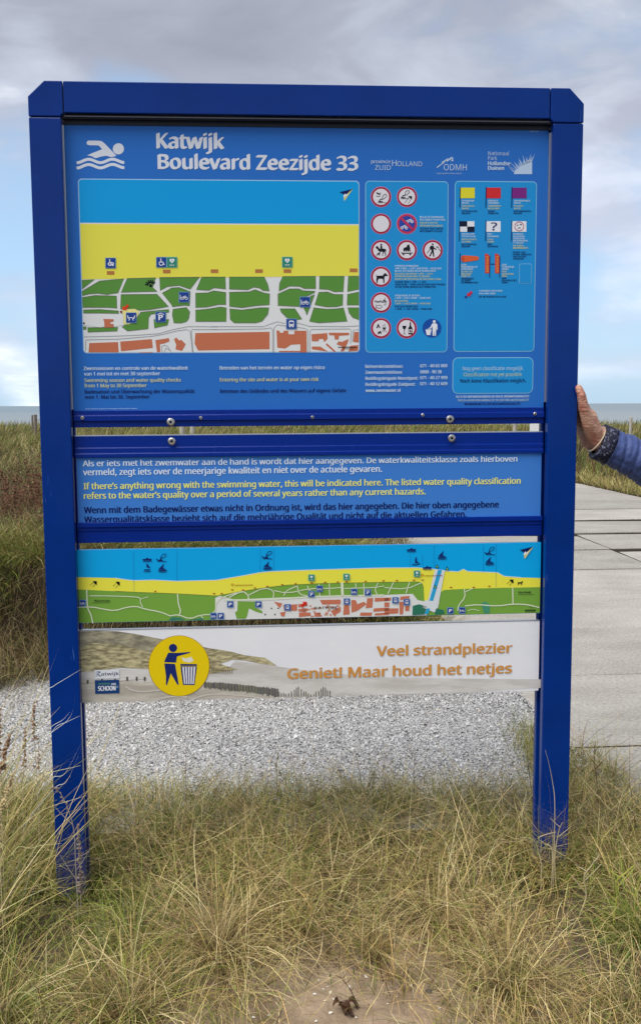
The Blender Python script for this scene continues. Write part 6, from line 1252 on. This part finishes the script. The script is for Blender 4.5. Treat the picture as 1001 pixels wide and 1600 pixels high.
for Q, rr in (([(.706, .050, 1.168), (.682, .036, 1.228), (.670, .088, 1.262), (.644, .0925, 1.270), (.622, .0915, 1.275)], [.024, .0165, .0108, .0092, .0078]), ([(.708, .060, 1.160), (.676, .062, 1.220), (.670, .098, 1.244), (.643, .0935, 1.250), (.618, .0920, 1.254)], [.022, .0140, .0102, .0092, .0080]),
              ([(.708, .066, 1.152), (.678, .080, 1.208), (.669, .103, 1.223), (.642, .0935, 1.228), (.620, .0920, 1.232)], [.020, .0130, .0098, .0088, .0078]), ([(.706, .070, 1.146), (.682, .092, 1.190), (.670, .104, 1.200), (.648, .0920, 1.205), (.630, .0910, 1.208)], [.018, .0118, .0088, .0080, .0070])):
    chain(hb, [W3(*q) for q in Q], rr)
chain(hb, [W3(.694, .030, 1.198), W3(.680, .022, 1.228), W3(.668, .030, 1.250)], [.020, .0150, .0105])                              # web between thumb and index
for dy, dz in ((.016, .010), (-.010, .013), (-.012, -.008), (.014, -.012)): chain(hb, [W3(.703, .050 + dy, 1.172 + dz * .9), W3(.718, .050 + dy * .9, 1.160 + dz), W3(.78, .052 + dy, 1.124 + dz)], [.019, .0195, .024])
chain(hb, [wr, fa, W3(.95, .08, 1.03), W3(1.08, .22, 1.27)], [.026, .032, .040, .046])
for a_, b_, r_ in (((.690, .016, 1.215), (.708, .024, 1.180), .0185), ((.676, .028, 1.236), (.710, .034, 1.176), .0175), ((.668, .0, 1.240), (.672, .001, 1.228), .0150)): chain(hb, [W3(*a_), W3(*b_)], [r_, r_ * .95])   # tendons, knuckle and wrist bone
# trunk, neck, head, other arm, legs
cx_, cy_ = 1.36, 3.02
chain(hb, [(cx_, cy_, .92), (cx_, cy_, 1.08), (cx_, cy_, 1.22)], [.12, .11, .125], 14)
for s_ in (-1, 1): chain(hb, [(cx_, cy_, 1.25), (cx_ + s_ * .15, cy_, 1.29)], [.11, .06], 12)
chain(hb, [(cx_, cy_, 1.28), (cx_ - .005, cy_ - .01, 1.42)], [.06, .055]); 
hd = Vector((cx_ - .01, cy_ - .03, 1.50))
hb.ball(hd + Vector((0, 0, .02)), .082, n=18, sc=(.92, 1.08, 1.12)); hb.ball(hd + Vector((-.005, -.03, -.05)), .056, n=14, sc=(.95, 1, .9))
chain(hb, [hd + Vector((-.004, -.085, .010)), hd + Vector((-.006, -.104, -.022))], [.008, .013], 8)
for s_ in (-1, 1):
    hb.ball(hd + Vector((s_ * .076, .008, -.005)), .018, n=10, sc=(.4, .8, 1.4)); hb.ball(hd + Vector((s_ * .045, -.066, -.03)), .022, n=8)
    chain(hb, [hd + Vector((s_ * .018, -.090, -.062)), hd + Vector((0, -.095, -.062))], [.006, .008], 8); chain(hb, [hd + Vector((s_ * .05, -.078, .032)), hd + Vector((s_ * .015, -.090, .036))], [.007, .008], 8)
sh2 = Vector((cx_ + .19, cy_, 1.28)); el2 = Vector((cx_ + .25, cy_ + .03, 1.02)); wr2 = Vector((cx_ + .24, cy_ - .06, .79))
chain(hb, [sh2, el2, wr2, wr2 + Vector((0, -.02, -.06))], [.050, .038, .024, .026])
for i in range(4): b_ = wr2 + Vector((.004, -.045 + i * .020, -.085)); chain(hb, [wr2 + Vector((0, -.02, -.04)), b_, b_ + Vector((-.006, -.006, -.035)), b_ + Vector((-.018, -.008, -.062 + .006 * abs(i - 1)))], [.018, .0095, .0085, .007], 8)
chain(hb, [wr2 + Vector((0, -.03, -.02)), wr2 + Vector((-.012, -.062, -.055)), wr2 + Vector((-.014, -.070, -.085))], [.016, .011, .009], 8)
for s_ in (-1, 1): chain(hb, [(cx_ + s_ * .08, cy_, .88), (cx_ + s_ * .10, cy_ - .01, .48), (cx_ + s_ * .105, cy_ + .015, .09), (cx_ + s_ * .115, cy_ - .09, .05)], [.085, .055, .038, .034])
body = weld('body', hb, .0036, SKIN, 4, person)

JK = mat('blue_quilted_nylon', lin(68, 84, 136), 0.55, 0.3, var=0.12, vscale=20, bump=0.7, bscale=38, stretch=(1, 1, 1))
THR = mat('dark_blue_stitching', lin(34, 44, 88), 0.7)
def quilt(name, P, rad, m, pitch, puff, seams, parent, nt=44, ns=None, flat=1.0, skew=0.012, ridge=True, wrinkle=0.002, up=(0, 0, 1)):
    C_ = [Vector(p) for p in seg(P, 40)]; L_ = [0.0]
    for a, b in zip(C_, C_[1:]): L_.append(L_[-1] + (b - a).length)
    tot = L_[-1]; ns = ns or int(tot / 0.0032); V = []; j = 0
    for i in range(ns + 1):
        s_ = tot * i / ns
        while j < len(L_) - 2 and L_[j + 1] < s_: j += 1
        f = (s_ - L_[j]) / max(1e-9, L_[j + 1] - L_[j]); p = C_[j].lerp(C_[j + 1], f); j0, j1 = max(0, j - 6), min(len(C_) - 1, j + 7); t = (C_[j1] - C_[j0]).normalized()
        u = Vector(up) - t * t.dot(Vector(up)); u = u.normalized() if u.length > .05 else t.orthogonal().normalized(); v = t.cross(u); rb = np.interp(s_ / tot, [a for a, _ in rad], [b for _, b in rad])
        for k in range(nt):
            th = 2 * math.pi * k / nt; ss = s_ + skew * math.cos(th - .6)
            c = min(1.0, abs(math.sin(math.pi * ss / pitch)) * 1.7) ** .55
            for sm in seams: d = abs((th - sm + math.pi) % (2 * math.pi) - math.pi) * rb; c *= min(1, (d / .009)) ** .6 if d < .009 else 1
            w_ = wrinkle * (math.sin(ss * 310 + 3 * math.sin(th * 3)) * math.cos(th * 5 + ss * 60)); r = rb - puff + puff * c + w_ * c
            V.append(p + u * (r * math.cos(th)) + v * (r * math.sin(th) * flat))
    Fc = [(i * nt + k, i * nt + (k + 1) % nt, (i + 1) * nt + (k + 1) % nt, (i + 1) * nt + k) for i in range(ns) for k in range(nt)]
    o = mesh_obj(name, V, Fc, m, parent, smooth=True); o.location = -po; return o, C_
slv, _c = quilt('sleeve', [W3(.7555, .050, 1.1350), W3(.790, .050, 1.121), W3(.842, .051, 1.094), W3(.92, .07, 1.048), W3(.975, .11, 1.045), W3(1.02, .17, 1.13), (cx_ - .17, cy_ - .01, 1.275)], [(0, .0460), (.06, .0505), (.25, .055), (.5, .064), (1, .080)], JK, .034, .0062, (2.2, 4.9), person, skew=.011, wrinkle=.0011)
quilt('sleeve', [tuple(wr2 + Vector((0, .0, .03))), tuple(wr2.lerp(el2, .5)), tuple(el2), tuple(sh2)], [(0, .046), (.5, .056), (1, .075)], JK, .036, .0075, (2.35,), person, nt=28)
quilt('jacket', [(cx_, cy_, .80), (cx_, cy_, 1.0), (cx_, cy_, 1.2), (cx_, cy_, 1.30), (cx_, cy_, 1.37), (cx_, cy_ - .01, 1.43)], [(0, .215), (.4, .205), (.7, .225), (.82, .19), (.92, .09), (1, .075)], JK, .06, .012, (0, math.pi), person, nt=60, flat=.68, up=(1, 0, 0))
# printed inner cuff turned back over the wrist
CUFF = bpy.data.materials.new('navy_floral_cuff'); CUFF.use_nodes = True
def cuff_nodes():
    N, L = CUFF.node_tree.nodes, CUFF.node_tree.links; b = N['Principled BSDF']; b.inputs['Roughness'].default_value = .75
    tc = N.new('ShaderNodeTexCoord'); n = N.new('ShaderNodeTexNoise'); n.inputs['Scale'].default_value = 95; n.inputs['Detail'].default_value = 3; n.inputs['Distortion'].default_value = 1.6; L.new(tc.outputs['Object'], n.inputs[0])
    r = N.new('ShaderNodeValToRGB'); e = r.color_ramp.elements; e[0].position = .56; e[0].color = (0.006, 0.007, 0.028, 1); e[1].position = .64; e[1].color = (0.20, 0.21, 0.30, 1); L.new(n.outputs[0], r.inputs[0]); L.new(r.outputs[0], b.inputs['Base Color'])
cuff_nodes()
a0, a1 = Vector(W3(.7235, .050, 1.1485)), Vector(W3(.757, .050, 1.1345)); ax = (a1 - a0).normalized(); u_ = Vector((0, 0, 1)) - ax * ax.z; u_.normalize(); v_ = ax.cross(u_); V = []; nt = 40
prof = [(-.002, .034), (0, .0405), (.001, .0455), (.004, .0475), (.5, .048), (.97, .0485), (1.0, .0465), (1.0, .040)]
for t, r in prof:
    for k in range(nt):
        th = 2 * math.pi * k / nt; rr = r * (1 + .03 * math.sin(3 * th + 1)); V.append(a0.lerp(a1, t) + u_ * (rr * math.cos(th)) + v_ * (rr * math.sin(th) * .92))
o = mesh_obj('cuff', V, [(i * nt + k, i * nt + (k + 1) % nt, (i + 1) * nt + (k + 1) % nt, (i + 1) * nt + k) for i in range(len(prof) - 1) for k in range(nt)], CUFF, person, smooth=True); o.location = -po
mb = MB(); c0 = a0.lerp(a1, .99); P = [c0 + u_ * (.0495 * math.cos(2 * math.pi * k / 36)) + v_ * (.0462 * math.sin(2 * math.pi * k / 36)) for k in range(37)]; mb.tube(P, .0012, 5); o = mb.build('cuff_piping', JK, person, True); o.location = -po
mb = MB(); c0 = Vector(W3(.7195, .050, 1.1550)); an = (Vector(W3(.70, .05, 1.175)) - Vector(W3(.76, .05, 1.135))).normalized(); t_ = Vector((-.12, -.1, -1)); t_ = (t_ - an * t_.dot(an)).normalized(); s2 = an.cross(t_)
P = [c0 + t_ * (.0368 * math.cos(2 * math.pi * k / 32)) + s2 * (.0355 * math.sin(2 * math.pi * k / 32)) + Vector((0, 0, -.003 * math.sin(2 * math.pi * k / 32))) for k in range(33)]; mb.tube(P, .0023, 7); o = mb.build('bracelet', mat('beige_cord', (0.62, 0.50, 0.36), 0.6, 0.3), person, True); o.location = -po
mb = MB(); c = c0 + t_ * -.032 + an * -.006; mb.ball(c, .006, n=8, sc=(.7, .5, 1.3)); o = mb.build('bracelet_clasp', mat('silver_clasp', (0.7, 0.7, 0.68), .3, metal=.8), person, True); o.location = -po
TR = mat('dark_grey_trousers', (0.035, 0.038, 0.05), 0.85, 0.2, var=0.2, vscale=12, bump=0.3, bscale=25)
tb = MB(); chain(tb, [(cx_ - .06, cy_, .86), (cx_ + .06, cy_, .86)], [.135, .135], 14)
for s_ in (-1, 1): chain(tb, [(cx_ + s_ * .075, cy_, .86), (cx_ + s_ * .10, cy_ - .01, .48), (cx_ + s_ * .105, cy_ + .015, .13)], [.115, .080, .065], 14)
weld('trousers', tb, .010, TR, 3, person)
SHO = mat('dark_leather_shoe', (0.04, 0.03, 0.025), .5, .4)
for s_ in (-1, 1):
    sb = MB(); chain(sb, [(cx_ + s_ * .105, cy_ + .04, .055), (cx_ + s_ * .112, cy_ - .07, .050), (cx_ + s_ * .118, cy_ - .15, .042)], [.050, .046, .040], 12); chain(sb, [(cx_ + s_ * .105, cy_ + .02, .06), (cx_ + s_ * .105, cy_ + .02, .11)], [.048, .044]); weld('shoe', sb, .007, SHO, 2, person)
gb = MB(); gb.ball(hd + Vector((0, .012, .040)), .090, n=18, sc=(.95, 1.05, 1.05)); gb.ball(hd + Vector((0, .045, -.01)), .078, n=14, sc=(.98, .85, 1.1)); weld('hair', gb, .005, mat('grey_hair', (0.30, 0.29, 0.27), .7, .3, var=.3, vscale=60, bump=.8, bscale=90), 2, person)
for s_ in (-1, 1):
    eb = MB(); eb.ball(hd + Vector((s_ * .030, -.084, .012)), .0115, n=10); o = eb.build('eye', mat('eye_white', (.7, .7, .68), .2), person, True); o.location = -po
